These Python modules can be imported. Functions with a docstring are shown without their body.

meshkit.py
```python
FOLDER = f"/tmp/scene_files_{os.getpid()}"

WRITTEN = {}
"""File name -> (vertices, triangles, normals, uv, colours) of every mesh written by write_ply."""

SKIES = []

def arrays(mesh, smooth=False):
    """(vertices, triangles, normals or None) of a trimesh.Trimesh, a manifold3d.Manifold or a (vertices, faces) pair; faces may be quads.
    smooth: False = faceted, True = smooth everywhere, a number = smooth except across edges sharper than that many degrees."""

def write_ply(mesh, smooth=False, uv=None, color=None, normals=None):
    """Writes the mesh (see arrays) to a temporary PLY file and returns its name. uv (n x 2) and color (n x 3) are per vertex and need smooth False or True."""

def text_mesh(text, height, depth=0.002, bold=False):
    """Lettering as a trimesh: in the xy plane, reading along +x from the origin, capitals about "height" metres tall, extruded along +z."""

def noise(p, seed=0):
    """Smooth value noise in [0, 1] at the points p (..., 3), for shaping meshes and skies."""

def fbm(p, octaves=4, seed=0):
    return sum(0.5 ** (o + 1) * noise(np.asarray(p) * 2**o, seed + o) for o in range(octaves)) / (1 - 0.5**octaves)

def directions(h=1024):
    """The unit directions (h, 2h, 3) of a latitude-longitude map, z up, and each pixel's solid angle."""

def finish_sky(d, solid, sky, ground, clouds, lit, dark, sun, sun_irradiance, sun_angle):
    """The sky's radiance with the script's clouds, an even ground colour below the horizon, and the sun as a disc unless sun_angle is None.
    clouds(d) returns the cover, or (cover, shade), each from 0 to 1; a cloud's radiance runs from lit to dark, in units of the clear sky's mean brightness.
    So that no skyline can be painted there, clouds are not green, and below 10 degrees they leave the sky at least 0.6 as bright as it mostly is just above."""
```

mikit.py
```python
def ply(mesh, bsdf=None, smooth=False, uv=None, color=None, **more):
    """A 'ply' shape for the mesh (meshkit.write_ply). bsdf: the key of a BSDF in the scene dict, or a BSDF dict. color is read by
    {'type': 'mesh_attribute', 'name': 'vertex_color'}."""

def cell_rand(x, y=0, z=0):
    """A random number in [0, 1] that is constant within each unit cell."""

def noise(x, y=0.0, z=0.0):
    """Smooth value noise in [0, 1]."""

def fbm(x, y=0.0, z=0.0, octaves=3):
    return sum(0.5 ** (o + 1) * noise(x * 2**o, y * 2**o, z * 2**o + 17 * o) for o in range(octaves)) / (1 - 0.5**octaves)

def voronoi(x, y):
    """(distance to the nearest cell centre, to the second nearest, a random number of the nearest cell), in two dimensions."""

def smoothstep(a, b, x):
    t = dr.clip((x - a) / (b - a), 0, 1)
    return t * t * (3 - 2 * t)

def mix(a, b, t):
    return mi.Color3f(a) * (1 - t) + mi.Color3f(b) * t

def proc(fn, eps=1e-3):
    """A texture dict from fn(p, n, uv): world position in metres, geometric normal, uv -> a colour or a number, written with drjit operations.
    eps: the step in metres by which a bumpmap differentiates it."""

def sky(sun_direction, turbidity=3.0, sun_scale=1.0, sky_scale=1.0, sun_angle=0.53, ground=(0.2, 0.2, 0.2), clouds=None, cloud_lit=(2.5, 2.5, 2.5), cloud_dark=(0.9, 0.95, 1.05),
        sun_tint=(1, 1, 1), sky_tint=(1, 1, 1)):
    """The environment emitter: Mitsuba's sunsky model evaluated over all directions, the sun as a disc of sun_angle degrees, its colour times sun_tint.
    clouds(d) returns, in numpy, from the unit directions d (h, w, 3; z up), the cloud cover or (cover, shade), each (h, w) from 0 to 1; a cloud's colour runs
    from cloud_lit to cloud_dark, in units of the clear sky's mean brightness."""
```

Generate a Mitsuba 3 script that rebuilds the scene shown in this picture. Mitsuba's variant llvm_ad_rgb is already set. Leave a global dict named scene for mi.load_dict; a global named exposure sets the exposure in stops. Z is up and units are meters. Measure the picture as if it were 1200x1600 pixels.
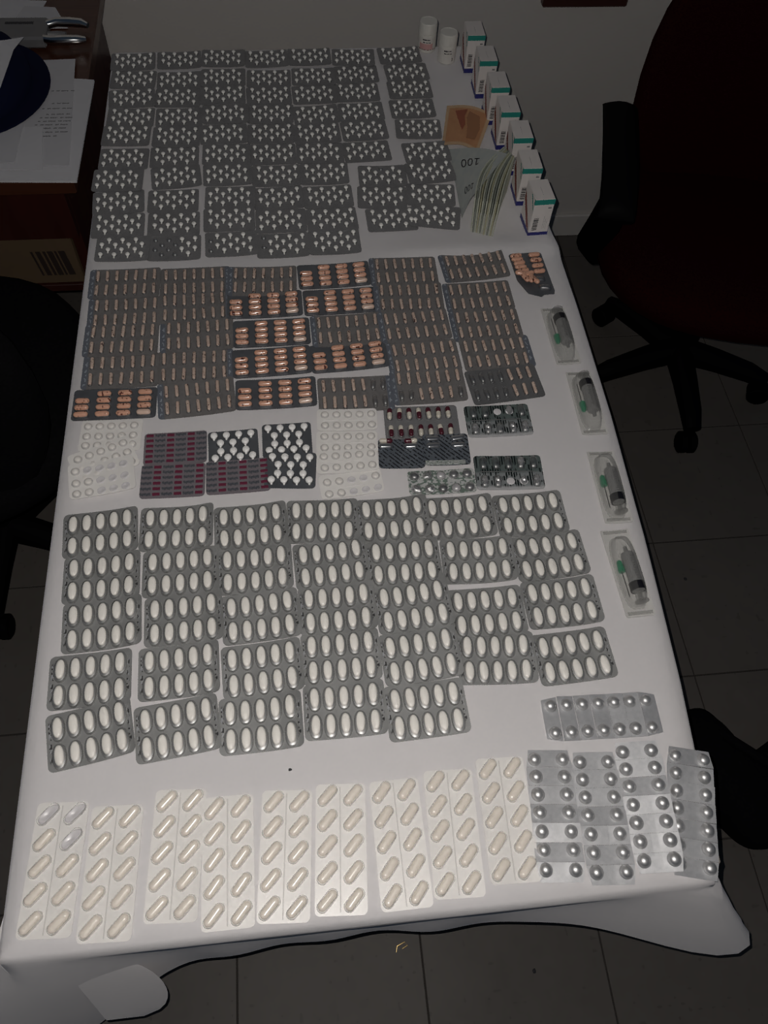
import math, random
import numpy as np, trimesh, drjit as dr, mitsuba as mi, mikit, meshkit
from mikit import noise, fbm, smoothstep, mix, proc

# ------------------------------------------------------------------ camera, light, exposure
# x runs along the near table edge (away from the desk), y towards the back wall, z up; the floor is z = 0
T = mi.ScalarTransform4f
EYE = np.array([0.0, 0.0, 1.62])
AIM, RIGHT, UP = np.array([0.089984, 0.510323, -0.855262]), np.array([0.993849, -0.101669, 0.043901]), np.array([0.06455, 0.853952, 0.516333])
exposure = 0.0
scene, labels = {}, {}
scene['camera'] = {'type': 'perspective', 'fov_axis': 'x', 'fov': math.degrees(2 * math.atan(600 / 1250)), 'near_clip': 0.05, 'far_clip': 50.0,
                   'to_world': T().look_at(origin=EYE.tolist(), target=(EYE + AIM).tolist(), up=UP.tolist())}
# the phone's flash, just beside its lens
FLASH = EYE - 0.011 * RIGHT + 0.012 * UP
scene['flash'] = {'type': 'point', 'position': FLASH.tolist(), 'intensity': {'type': 'rgb', 'value': [1.57, 1.485, 1.405]}}
# the little daylight that reaches the dark room
scene['room_light'] = {'type': 'constant', 'radiance': {'type': 'rgb', 'value': [0.0105, 0.0160, 0.0245]}}

rng = random.Random(7)
nr = np.random.default_rng(7)
PI = math.pi

# ------------------------------------------------------------------ materials
def C(*v): return {'type': 'rgb', 'value': list(v)}
def mat(key, d, two=True):
    scene[key] = {'type': 'twosided', 'b': d} if two else d
    return key
def plain(key, col, rough=0.6, metal=0.0, coat=0.0, spec=0.5):
    return mat(key, {'type': 'principled', 'base_color': C(*col) if isinstance(col, tuple) else col, 'roughness': rough, 'metallic': metal, 'clearcoat': coat, 'clearcoat_gloss': 0.85, 'specular': spec})
def tex(key, fn, rough=0.6, metal=0.0, coat=0.0, spec=0.5):
    return plain(key, proc(fn), rough, metal, coat, spec)

def cloth_fn(p, n, uv):
    w = fbm(p.x * 9, p.y * 5, p.z * 9)
    s = fbm(p.x * 420, p.y * 420, p.z * 420, octaves=2)
    return mix((0.665, 0.655, 0.665), (0.735, 0.715, 0.715), 0.65 * w + 0.35 * s)
tex('cloth_mat', cloth_fn, 0.85, spec=0.2)
def tile_fn(p, n, uv):
    a = fbm(p.x * 7, p.y * 7, 3.0, octaves=4)
    b = fbm(p.x * 60, p.y * 60, 1.0)
    d = smoothstep(0.90, 0.95, noise(p.x * 95, p.y * 95, 9.0))
    c = mix((0.100, 0.090, 0.081), (0.140, 0.128, 0.116), 0.7 * a + 0.3 * b)
    return mix(c, (0.04, 0.036, 0.032), d * 0.3)
tex('tile_mat', tile_fn, 0.5, spec=0.3)
plain('grout_mat', (0.045, 0.040, 0.036), 0.9)
def wall_fn(p, n, uv):
    a = fbm(p.x * 3, p.y * 3, p.z * 3)
    b = noise(p.x * 240, p.y * 240, p.z * 240)
    return mix((0.56, 0.535, 0.505), (0.64, 0.615, 0.585), 0.75 * a + 0.25 * b)
tex('wall_mat', wall_fn, 0.8, spec=0.25)
plain('skirting_mat', (0.62, 0.60, 0.57), 0.45)
def wood_fn(p, n, uv):
    g = fbm(p.x * 9, p.y * 90, p.z * 90)
    return mix((0.040, 0.013, 0.007), (0.080, 0.028, 0.014), g)
tex('wood_mat', wood_fn, 0.28, spec=0.5)
def redwood_fn(p, n, uv):
    g = fbm(p.x * 60, p.y * 60, p.z * 8)
    return mix((0.022, 0.005, 0.004), (0.045, 0.010, 0.007), g)
tex('redwood_mat', redwood_fn, 0.4)
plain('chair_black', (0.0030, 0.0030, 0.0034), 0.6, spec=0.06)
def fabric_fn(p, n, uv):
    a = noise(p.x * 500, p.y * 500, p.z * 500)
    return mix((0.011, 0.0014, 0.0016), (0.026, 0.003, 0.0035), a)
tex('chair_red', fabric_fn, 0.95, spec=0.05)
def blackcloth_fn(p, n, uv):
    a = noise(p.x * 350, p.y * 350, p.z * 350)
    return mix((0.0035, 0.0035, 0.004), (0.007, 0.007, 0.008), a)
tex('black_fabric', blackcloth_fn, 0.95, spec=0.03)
plain('paper_mat', (0.59, 0.59, 0.61), 0.8, spec=0.2)
plain('paper_grey', (0.53, 0.53, 0.55), 0.8, spec=0.2)
plain('ink_mat', (0.03, 0.03, 0.035), 0.6)
plain('faint_ink', (0.20, 0.20, 0.21), 0.6)
plain('pale_print', (0.42, 0.41, 0.41), 0.6)
plain('navy_mat', (0.0045, 0.0065, 0.026), 0.9, spec=0.1)
plain('grey_metal', (0.20, 0.20, 0.205), 0.5, metal=0.35)
plain('chrome', (0.75, 0.74, 0.72), 0.16, metal=1.0)
plain('card_mat', (0.095, 0.062, 0.033), 0.8)
plain('card_print', (0.022, 0.013, 0.010), 0.7)
# packs
def foil_grey_fn(p, n, uv):
    a = fbm(p.x * 60, p.y * 60, 2.0)
    b = noise(p.x * 900, p.y * 900, 5.0)
    return mix((0.135, 0.138, 0.143), (0.205, 0.207, 0.21), 0.7 * a + 0.3 * b)
tex('foil_grey', foil_grey_fn, 0.42, metal=0.35)
def foil_dark_fn(p, n, uv):
    a = fbm(p.x * 60, p.y * 60, 2.0)
    b = noise(p.x * 700, p.y * 700, 5.0)
    return mix((0.195, 0.196, 0.202), (0.270, 0.271, 0.277), 0.6 * a + 0.4 * b)
tex('foil_dark', foil_dark_fn, 0.42, metal=0.3)
def code_fn(p, n, uv):      # the large-tablet packs: plain grey with the stamped code along both short ends
    a = fbm(p.x * 50, p.y * 50, 2.0)
    base = mix((0.235, 0.240, 0.236), (0.345, 0.350, 0.345), a)
    e = dr.minimum(uv.x, 1 - uv.x)
    band = smoothstep(0.022, 0.03, e) * (1 - smoothstep(0.055, 0.062, e)) * smoothstep(0.12, 0.2, uv.y) * (1 - smoothstep(0.8, 0.9, uv.y))
    ch = smoothstep(0.42, 0.55, noise(uv.y * 34, uv.x * 60, 4.0))
    w = smoothstep(0.75, 0.8, noise(uv.y * 26, uv.x * 90, 8.0))
    c = mix(base, (0.018, 0.018, 0.02), band * ch * 0.9)
    return mix(c, (0.42, 0.43, 0.45), band * w)
tex('foil_code', code_fn, 0.42, metal=0.3)
def tan_foil_fn(p, n, uv):  # the capsule packs: grey foil with brownish bloom and a pale stamped strip at one end
    a = fbm(p.x * 70, p.y * 70, 2.0)
    b = noise(p.x * 420, p.y * 260, 5.0)
    base = mix((0.165, 0.157, 0.153), (0.240, 0.233, 0.231), 0.6 * a + 0.4 * b)
    end = 1 - smoothstep(0.07, 0.085, uv.x)
    base = mix(base, (0.155, 0.172, 0.205), end)
    w = smoothstep(0.66, 0.74, noise(uv.y * 22, uv.x * 60, 8.0)) * smoothstep(0.02, 0.03, uv.x) * (1 - smoothstep(0.055, 0.062, uv.x))
    return mix(base, (0.40, 0.45, 0.5), w * 0.8)
tex('foil_tan', tan_foil_fn, 0.42, metal=0.25)
def slate_fn(p, n, uv):
    a = fbm(p.x * 60, p.y * 60, 2.0)
    return mix((0.115, 0.124, 0.138), (0.175, 0.186, 0.204), a)
tex('foil_slate', slate_fn, 0.36, metal=0.5)
def silver_fn(p, n, uv):
    a = fbm(p.x * 300, p.y * 300, 2.0)
    return mix((0.68, 0.69, 0.705), (0.84, 0.845, 0.855), a)
tex('silver', silver_fn, 0.40, metal=0.68)
plain('silver_dome', (0.74, 0.74, 0.74), 0.44, metal=0.86)
def stripe_fn(p, n, uv):    # foil backs with a repeated diagonal imprint
    d = uv.x * 1.25 + uv.y
    line = smoothstep(0.55, 0.7, dr.abs(2 * (d * 7 - dr.floor(d * 7)) - 1)) * smoothstep(0.3, 0.45, noise(d * 9, (uv.x - uv.y) * 22, 3.0))
    a = fbm(p.x * 90, p.y * 90, 2.0)
    return mix(mix((0.14, 0.165, 0.195), (0.25, 0.275, 0.305), a), (0.016, 0.019, 0.026), line * 0.9)
tex('foil_stripe', stripe_fn, 0.33, metal=0.55)
def green_foil_fn(p, n, uv):
    a = smoothstep(0.45, 0.62, noise(uv.x * 30, uv.y * 9, 3.0))
    v = smoothstep(0.2, 0.5, dr.abs(2 * (uv.x * 26 - dr.floor(uv.x * 26)) - 1))
    c = mix(mix((0.26, 0.28, 0.285), (0.12, 0.15, 0.145), smoothstep(0.45, 0.55, uv.y)), (0.012, 0.018, 0.018), a * v)
    return mix(c, (0.52, 0.525, 0.53), 1 - smoothstep(0.04, 0.14, uv.y))
tex('foil_green', green_foil_fn, 0.35, metal=0.2)
def opened_fn(p, n, uv):
    a = smoothstep(0.5, 0.62, noise(uv.x * 40, uv.y * 20, 3.0))
    return mix((0.55, 0.56, 0.55), (0.17, 0.22, 0.19), a)
tex('foil_opened', opened_fn, 0.4, metal=0.2)
plain('print_magenta', (0.150, 0.026, 0.055), 0.4, metal=0.1)
plain('print_slate', (0.095, 0.102, 0.118), 0.4, metal=0.2)
plain('foil_mauve', (0.240, 0.215, 0.235), 0.4, metal=0.3)
plain('white_film', (0.80, 0.785, 0.755), 0.35, coat=0.3)
plain('groove_mat', (0.60, 0.585, 0.56), 0.5)
plain('rim_mat', (0.56, 0.545, 0.53), 0.35, coat=0.5)
plain('tablet_white', (0.92, 0.905, 0.86), 0.35, coat=0.6)
plain('tablet_bright', (0.93, 0.92, 0.90), 0.38, coat=0.5)
plain('tablet_oblong', (0.88, 0.855, 0.795), 0.45, coat=0.35)
plain('tablet_pale', (0.80, 0.775, 0.735), 0.42, coat=0.3)
plain('pit_mat', (0.66, 0.645, 0.655), 0.3, coat=0.5)
plain('capsule_cream', (0.82, 0.755, 0.665), 0.24, coat=1.0)
def tan_capsule_fn(p, n, uv):
    a = fbm(p.x * 150, p.y * 150, 2.0)
    s = smoothstep(0.80, 0.86, noise(p.x * 700, p.y * 520, 7.0))
    return mix(mix((0.52, 0.375, 0.305), (0.66, 0.53, 0.445), a), (0.08, 0.04, 0.035), s)
tex('capsule_tan', tan_capsule_fn, 0.3, coat=0.5)
def orange_capsule_fn(p, n, uv):
    s = smoothstep(0.80, 0.86, noise(p.x * 480, p.y * 480, 7.0))
    return mix((0.66, 0.36, 0.245), (0.10, 0.025, 0.015), s)
tex('capsule_orange', orange_capsule_fn, 0.14, coat=1.0, spec=1.0)
plain('capsule_reflection', (0.68, 0.50, 0.40), 0.25, coat=1.0)  # pale tint for the reflection on the foil, built as an extra capsule
plain('capsule_maroon', (0.075, 0.010, 0.020), 0.25, coat=0.8)
plain('capsule_ivory', (0.66, 0.62, 0.53), 0.28, coat=0.6)
# clear formed plastic: mostly see-through, with a soft gloss and a trace of grey
scene['clear_film'] = {'type': 'blendbsdf', 'weight': 0.30, 'a': {'type': 'thindielectric', 'int_ior': 1.5}, 'b': {'type': 'twosided', 'b': {'type': 'roughconductor', 'material': 'none', 'distribution': 'ggx', 'alpha': 0.17, 'specular_reflectance': C(0.75, 0.75, 0.75)}}}
scene['clear_wrap'] = {'type': 'blendbsdf', 'weight': 0.09, 'a': {'type': 'thindielectric', 'int_ior': 1.5}, 'b': {'type': 'twosided', 'b': {'type': 'principled', 'base_color': C(0.50, 0.50, 0.47), 'roughness': 0.2, 'specular': 0.9, 'clearcoat': 1.0, 'clearcoat_gloss': 0.9}}}
plain('pouch_paper', (0.58, 0.575, 0.55), 0.5)
plain('barrel_mat', (0.21, 0.212, 0.21), 0.25, coat=0.8)
plain('stopper_mat', (0.008, 0.008, 0.012), 0.4)
plain('green_hub', (0.008, 0.235, 0.110), 0.3, coat=0.4)
plain('needle_mat', (0.05, 0.055, 0.055), 0.4, metal=0.3)
plain('carton_mat', (0.66, 0.625, 0.60), 0.5)
plain('carton_teal', (0.020, 0.225, 0.190), 0.45)
plain('carton_blue', (0.020, 0.022, 0.150), 0.45)
plain('carton_red', (0.20, 0.045, 0.035), 0.45)
plain('bottle_mat', (0.66, 0.65, 0.60), 0.35, coat=0.3)
plain('bottle_label', (0.62, 0.60, 0.56), 0.5)
plain('label_red', (0.10, 0.02, 0.025), 0.5)
plain('label_pink', (0.55, 0.32, 0.31), 0.5)
def note_fn(p, n, uv):
    a = fbm(p.x * 90, p.y * 90, p.z * 90)
    return mix((0.36, 0.40, 0.395), (0.46, 0.475, 0.44), a)
tex('note_blue', note_fn, 0.75)
plain('note_olive', (0.36, 0.35, 0.23), 0.75)
plain('note_green', (0.43, 0.45, 0.37), 0.75)
plain('note_dark', (0.20, 0.22, 0.19), 0.75)
def orange_fn(p, n, uv):
    a = fbm(uv.x * 9, uv.y * 9, 3.0)
    b = fbm(uv.x * 40, uv.y * 40, 5.0)
    c = mix((0.56, 0.30, 0.155), (0.47, 0.22, 0.105), 0.7 * a + 0.3 * b)
    edge = dr.minimum(dr.minimum(uv.x, 1 - uv.x), dr.minimum(uv.y, 1 - uv.y))
    return mix((0.58, 0.40, 0.24), c, smoothstep(0.05, 0.09, edge))
tex('note_orange', orange_fn, 0.75)
plain('note_rust', (0.33, 0.10, 0.055), 0.75)
plain('note_brown', (0.36, 0.17, 0.085), 0.75)
plain('frame_mat', (0.055, 0.020, 0.016), 0.4)
plain('picture_mat', (0.25, 0.22, 0.2), 0.7)
plain('steel_leg', (0.25, 0.25, 0.26), 0.35, metal=0.8)
plain('brass', (0.42, 0.30, 0.12), 0.3, metal=0.8)
plain('table_mat', (0.5, 0.45, 0.38), 0.6)

# ------------------------------------------------------------------ mesh helpers (metres)
def M(v, f): return trimesh.Trimesh(np.asarray(v, float), np.asarray(f, int), process=False)
def join(*ms): return trimesh.util.concatenate(list(ms))
def loft(rings, cap0=True, cap1=True):
    rings = [np.asarray(r, float) for r in rings]; n = len(rings[0]); v = np.vstack(rings); f = []
    for k in range(len(rings) - 1):
        for i in range(n):
            a, b = k * n + i, k * n + (i + 1) % n
            f += [[a, b, b + n], [a, b + n, a + n]]
    v = list(v)
    for on, ring, flip in ((cap0, 0, True), (cap1, len(rings) - 1, False)):
        if on:
            c = len(v); v.append(rings[ring].mean(0))
            for i in range(n):
                a, b = ring * n + i, ring * n + (i + 1) % n
                f.append([c, b, a] if flip else [c, a, b])
    return M(v, f)
def outline(a, b, e=2.0, n=20):
    t = np.arange(n) * 2 * PI / n; c, s = np.cos(t), np.sin(t)
    return np.stack([a * np.sign(c) * np.abs(c) ** (2 / e), b * np.sign(s) * np.abs(s) ** (2 / e), 0 * t], 1)
def dome(a, b, prof, e=2.0, n=20, cap0=False):
    o = outline(a, b, e, n)
    return loft([o * [s, s, 1] + [0, 0, z] for s, z in prof], cap0, True)
def rod(length, r, n=12, m=4, flat=1.0):       # a capsule lying along y, resting on z = 0
    ys, rs = [], []
    for k in range(m + 1):
        t = k / m * PI / 2; ys.append(-(length / 2 - r) - r * math.cos(t)); rs.append(r * math.sin(t))
    ys += [-y for y in ys[::-1]]; rs += rs[::-1]
    t = np.arange(n) * 2 * PI / n
    return loft([np.stack([max(q, 1e-5) * np.cos(t), 0 * t + y, flat * (r + max(q, 1e-5) * np.sin(t))], 1) for y, q in zip(ys, rs)])
def box(x0, x1, y0, y1, z0, z1, c=0.0):
    if c <= 0:
        m = trimesh.creation.box((x1 - x0, y1 - y0, z1 - z0)); m.apply_translation(((x0 + x1) / 2, (y0 + y1) / 2, (z0 + z1) / 2)); return m
    pts = []
    for sx in (0, 1):
        for sy in (0, 1):
            for sz in (0, 1):
                p = np.array([x1 if sx else x0, y1 if sy else y0, z1 if sz else z0]); q = np.array([-c if sx else c, -c if sy else c, -c if sz else c])
                for k in range(3):
                    d = q.copy(); d[k] = 0; pts.append(p + d)
    return trimesh.convex.convex_hull(np.array(pts))
def tube(path, r, n=10):
    p = np.asarray(path, float); r = np.broadcast_to(r, (len(p),)); t = np.gradient(p, axis=0); t /= np.linalg.norm(t, axis=1, keepdims=True)
    a = np.cross(t[0], [0, 0, 1.0] if abs(t[0][2]) < 0.9 else [1.0, 0, 0]); a /= np.linalg.norm(a); rings = []
    ang = np.arange(n) * 2 * PI / n
    for k in range(len(p)):
        a = a - t[k] * (a @ t[k]); a /= np.linalg.norm(a); b = np.cross(t[k], a)
        rings.append(p[k] + r[k] * (np.cos(ang)[:, None] * a + np.sin(ang)[:, None] * b))
    return loft(rings)
def lathe(prof, n=28):
    t = np.arange(n) * 2 * PI / n
    return loft([np.stack([max(r, 1e-5) * np.cos(t), max(r, 1e-5) * np.sin(t), 0 * t + z], 1) for r, z in prof])
def move(m, x=0, y=0, z=0, rz=0, rx=0, ry=0):
    m = m.copy(); R = trimesh.transformations.euler_matrix(math.radians(rx), math.radians(ry), math.radians(rz)); R[:3, 3] = (x, y, z); m.apply_transform(R); return m
def plate(w, h, r, t, bend=lambda x: 0 * x, nx=10):
    """A thin sheet with rounded corners, bent along x; returns (mesh, uv)."""
    arc = [-w / 2 + r * (1 - math.cos(k / 4 * PI / 2)) for k in range(5)]
    xs = np.array(arc + list(np.linspace(-w / 2 + r, w / 2 - r, nx)[1:-1]) + [-x for x in arc[::-1]])
    d = np.clip(r - (w / 2 - np.abs(xs)), 0, r); hy = h / 2 - r + np.sqrt(np.maximum(r * r - d * d, 0))
    z = bend(xs); n = len(xs)
    top = np.vstack([np.stack([xs, -hy, z + t], 1), np.stack([xs, hy, z + t], 1)]); bot = top - [0, 0, t]
    v = np.vstack([top, bot]); f = []
    for i in range(n - 1):
        a, b, c, e = i, i + 1, n + i + 1, n + i; o = 2 * n
        f += [[a, b, c], [a, c, e], [o + a, o + c, o + b], [o + a, o + e, o + c], [o + a, o + b, b], [o + a, b, a], [e, c, o + c], [e, o + c, o + e]]
    for a, c in ((0, n), (n - 1, 2 * n - 1)):
        f += [[a, c, 2 * n + c], [a, 2 * n + c, 2 * n + a]]
    return M(v, f), np.stack([v[:, 0] / w + 0.5, v[:, 1] / h + 0.5], 1)

# ------------------------------------------------------------------ naming
def numbered(name):
    if name not in USED: USED.add(name); return name
    k = 1
    while f'{name}_{k:03d}' in USED: k += 1
    USED.add(f'{name}_{k:03d}'); return f'{name}_{k:03d}'
USED = set()
def thing(name, label, cat, group=None, kind=None):
    k = numbered(name); labels[k] = {'label': label, 'category': cat}
    if group: labels[k]['group'] = group
    if kind: labels[k]['kind'] = kind
    return k
def add(key, shape, mt=None, w=None):
    """Puts a shape dict under key; mt and w are its BSDF key and to_world."""
    d = dict(shape)
    if mt: d['bsdf'] = {'type': 'ref', 'id': mt}
    if w is not None: d['to_world'] = w
    scene[key] = d; return key
def part(parent, name, mesh, mt, smooth=30, w=None, uv=None):
    k = numbered(parent + '__' + name)
    return add(k, mikit.ply(mesh, None, smooth if uv is None else False, uv), mt, w)
def reuse(parent, name, shape, mt, w): return add(numbered(parent + '__' + name), shape, mt, w)
def single(name, label, cat, mesh, mt, smooth=30, group=None, kind=None, w=None):
    k = thing(name, label, cat, group, kind); add(k, mikit.ply(mesh, None, smooth), mt, w); return k
def struct(name, mesh, mt, label=None, smooth=30):
    k = numbered(name); labels[k] = {'kind': 'structure'}
    if label: labels[k]['label'] = label
    add(k, mikit.ply(mesh, None, smooth), mt); return k
ORD = ['zeroth', 'first', 'second', 'third', 'fourth', 'fifth', 'sixth', 'seventh', 'eighth', 'ninth', 'tenth', 'eleventh', 'twelfth', 'thirteenth', 'fourteenth', 'fifteenth', 'sixteenth', 'seventeenth', 'eighteenth', 'nineteenth', 'twentieth']

# ------------------------------------------------------------------ the room
WALL = 1.91
fl = struct('floor', box(-1.9, 2.6, -2.4, WALL, -0.03, -0.0035), 'grout_mat', 'dark floor of square tiles')
tile_meshes = [mikit.ply(box(-0.1612, 0.1612, -0.1612, 0.1612, -0.0035, 0.0, 0.0008)) for _ in range(1)]
for i in range(-4, 6):
    for j in range(-5, 6):
        x0, y0 = -0.181 + 0.325 * i, 0.183 + 0.3255 * j
        if y0 + 0.3255 > WALL + 0.34: continue
        x1, y1 = x0 + 0.325, y0 + 0.3255
        reuse(fl, 'tile', tile_meshes[0] if y1 < WALL else mikit.ply(box(-0.1612, 0.1612, -0.1612, WALL - (y0 + y1) / 2, -0.0035, 0.0, 0.0008)), 'tile_mat', T().translate([(x0 + x1) / 2, (y0 + y1) / 2, 0]))
wb = struct('wall_back', box(-1.9, 2.6, WALL, WALL + 0.1, -0.03, 2.6), 'wall_mat', 'off-white painted wall')
struct('baseboard_back', box(-1.9, 2.6, WALL - 0.012, WALL, 0, 0.074, 0.003), 'skirting_mat', 'pale skirting board along the wall')

# ------------------------------------------------------------------ the table and its cloth
tb = thing('table', 'long rectangular table hidden under the white cloth', 'table')
part(tb, 'tabletop', box(-0.303, 0.397, 0.075, 1.565, 0.715, 0.744, 0.003), 'table_mat')
for sx in (-0.27, 0.365):
    for sy in (0.12, 1.52):
        part(tb, 'leg', box(sx - 0.018, sx + 0.018, sy - 0.018, sy + 0.018, 0, 0.715, 0.002), 'steel_leg')

RX = [(0.06, 0.382), (0.106, 0.389), (0.191, 0.401), (0.271, 0.408), (0.345, 0.412), (0.463, 0.418), (0.659, 0.424), (0.874, 0.424), (1.025, 0.420), (1.25, 0.411), (1.58, 0.398)]
def x_right(y): return np.interp(y, [a for a, _ in RX], [b for _, b in RX])
def cloth_z(x, y):
    p = np.stack([x * 7, y * 5, 0 * x], -1)
    z = 0.0016 * (meshkit.fbm(p, 3, 3) - 0.5)
    q = y - (0.990 + 0.02 * (x - 0.1))                     # the soft ridge where the cloth has been folded
    z += 0.0065 * np.exp(-(q / np.where(q > 0, 0.030, 0.014)) ** 2) * np.clip((x - 0.105) / 0.09, 0, 1)
    return 0.7495 + z
def make_cloth():
    X0, Y0, Y1 = -0.317, 0.062, 1.578
    nx, ny = 64, 150
    ys = np.linspace(Y0, Y1, ny); v, f = [], []
    for y in ys:
        s = np.linspace(0, 1, nx); rx = x_right(y); x = X0 + (rx - X0) * s; yy = np.full(nx, y) + (0.008 * s if y > 1.5 else 0) 
        # rounded plan corners
        edge = np.minimum(np.minimum(s * (rx - X0), (1 - s) * (rx - X0)), min(y - Y0, Y1 - y))
        z = cloth_z(x, yy) - 0.0045 * np.clip(1 - edge / 0.010, 0, 1) ** 2
        v.append(np.stack([x, yy, z], 1))
    v = np.vstack(v)
    for j in range(ny - 1):
        for i in range(nx - 1):
            a = j * nx + i; f += [[a, a + 1, a + nx + 1], [a, a + nx + 1, a + nx]]
    # the border, counter-clockwise from the near corner on the desk side
    border = [i for i in range(nx)] + [j * nx + nx - 1 for j in range(1, ny)] + [(ny - 1) * nx + i for i in range(nx - 2, -1, -1)] + [j * nx for j in range(ny - 2, 0, -1)]
    B = v[border]; n = len(B)
    tng = np.roll(B, -1, 0) - np.roll(B, 1, 0); out = np.stack([tng[:, 1], -tng[:, 0]], 1); out /= np.linalg.norm(out, axis=1, keepdims=True)
    drop, flare, wav = np.zeros(n), np.zeros(n), np.zeros(n)
    add_x, add_y = np.zeros(n), np.zeros(n)
    for k, (x, y, _) in enumerate(B):
        front = abs(y - Y0) < 1e-6
        drop[k] = 0.25; flare[k] = 0.010
        if front:
            drop[k] = np.interp(x, [-0.317, -0.28, -0.24, -0.14, -0.02, 0.03, 0.08, 0.15, 0.25, 0.30, 0.34, 0.385], [0.76, 0.66, 0.38, 0.30, 0.25, 0.22, 0.26, 0.29, 0.24, 0.24, 0.28, 0.30])
            flare[k] = np.interp(x, [-0.317, -0.26, -0.14, 0.03, 0.15, 0.25, 0.32, 0.385], [0.020, 0.006, 0.003, 0.000, 0.003, 0.004, 0.022, 0.050])
        dR = math.hypot(x - 0.382, y - Y0); dL = math.hypot(x + 0.317, y - Y0); dF = math.hypot(x + 0.317, y - Y1)
        cr = math.exp(-(dR / 0.05) ** 2); cl = math.exp(-(dL / 0.055) ** 2)
        add_x[k] += 0.152 * cr - 0.190 * cl; add_y[k] += -0.048 * cr - 0.100 * cl
        if not front and x > 0.3: drop[k] = 0.28
        drop[k] -= 0.035 * math.exp(-(dR / 0.018) ** 2)
        if not front and x < -0.3:
            flare[k] = 0.012 + 0.03 * math.exp(-(dF / 0.25) ** 2)
        wav[k] = (0.004 + 0.008 * cr + 0.006 * cl) * math.sin(46 * x + 22 * y + 1.3 * math.sin(9 * y + 4 * x)) + (0.001 + 0.009 * cr) * math.sin(150 * x + 110 * y)
    prof = [(0.00, 0.004, 0.004), (0.0, 0.006, 0.012), (0.03, 0.006, 0.03), (0.12, 0.004, 0.0), (0.25, 0.002, 0.0), (0.42, 0, 0), (0.58, 0, 0), (0.74, 0, 0), (0.88, 0, 0), (0.97, 0, 0), (1.0, 0, 0)]
    rings = [B]
    for u, o0, d0 in prof:
        o = o0 + flare * u + wav * u ** 1.3
        P = B.copy()
        P[:, :2] += out * o[:, None]; P[:, 0] += add_x * u ** 1.2; P[:, 1] += add_y * u ** 1.2
        P[:, 2] -= np.maximum(drop * u, d0 if u < 0.1 else 0)
        for _ in range(int(9 * max(u - 0.1, 0))): P = (np.roll(P, 1, 0) + 2 * P + np.roll(P, -1, 0)) / 4
        rings.append(P)
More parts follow.
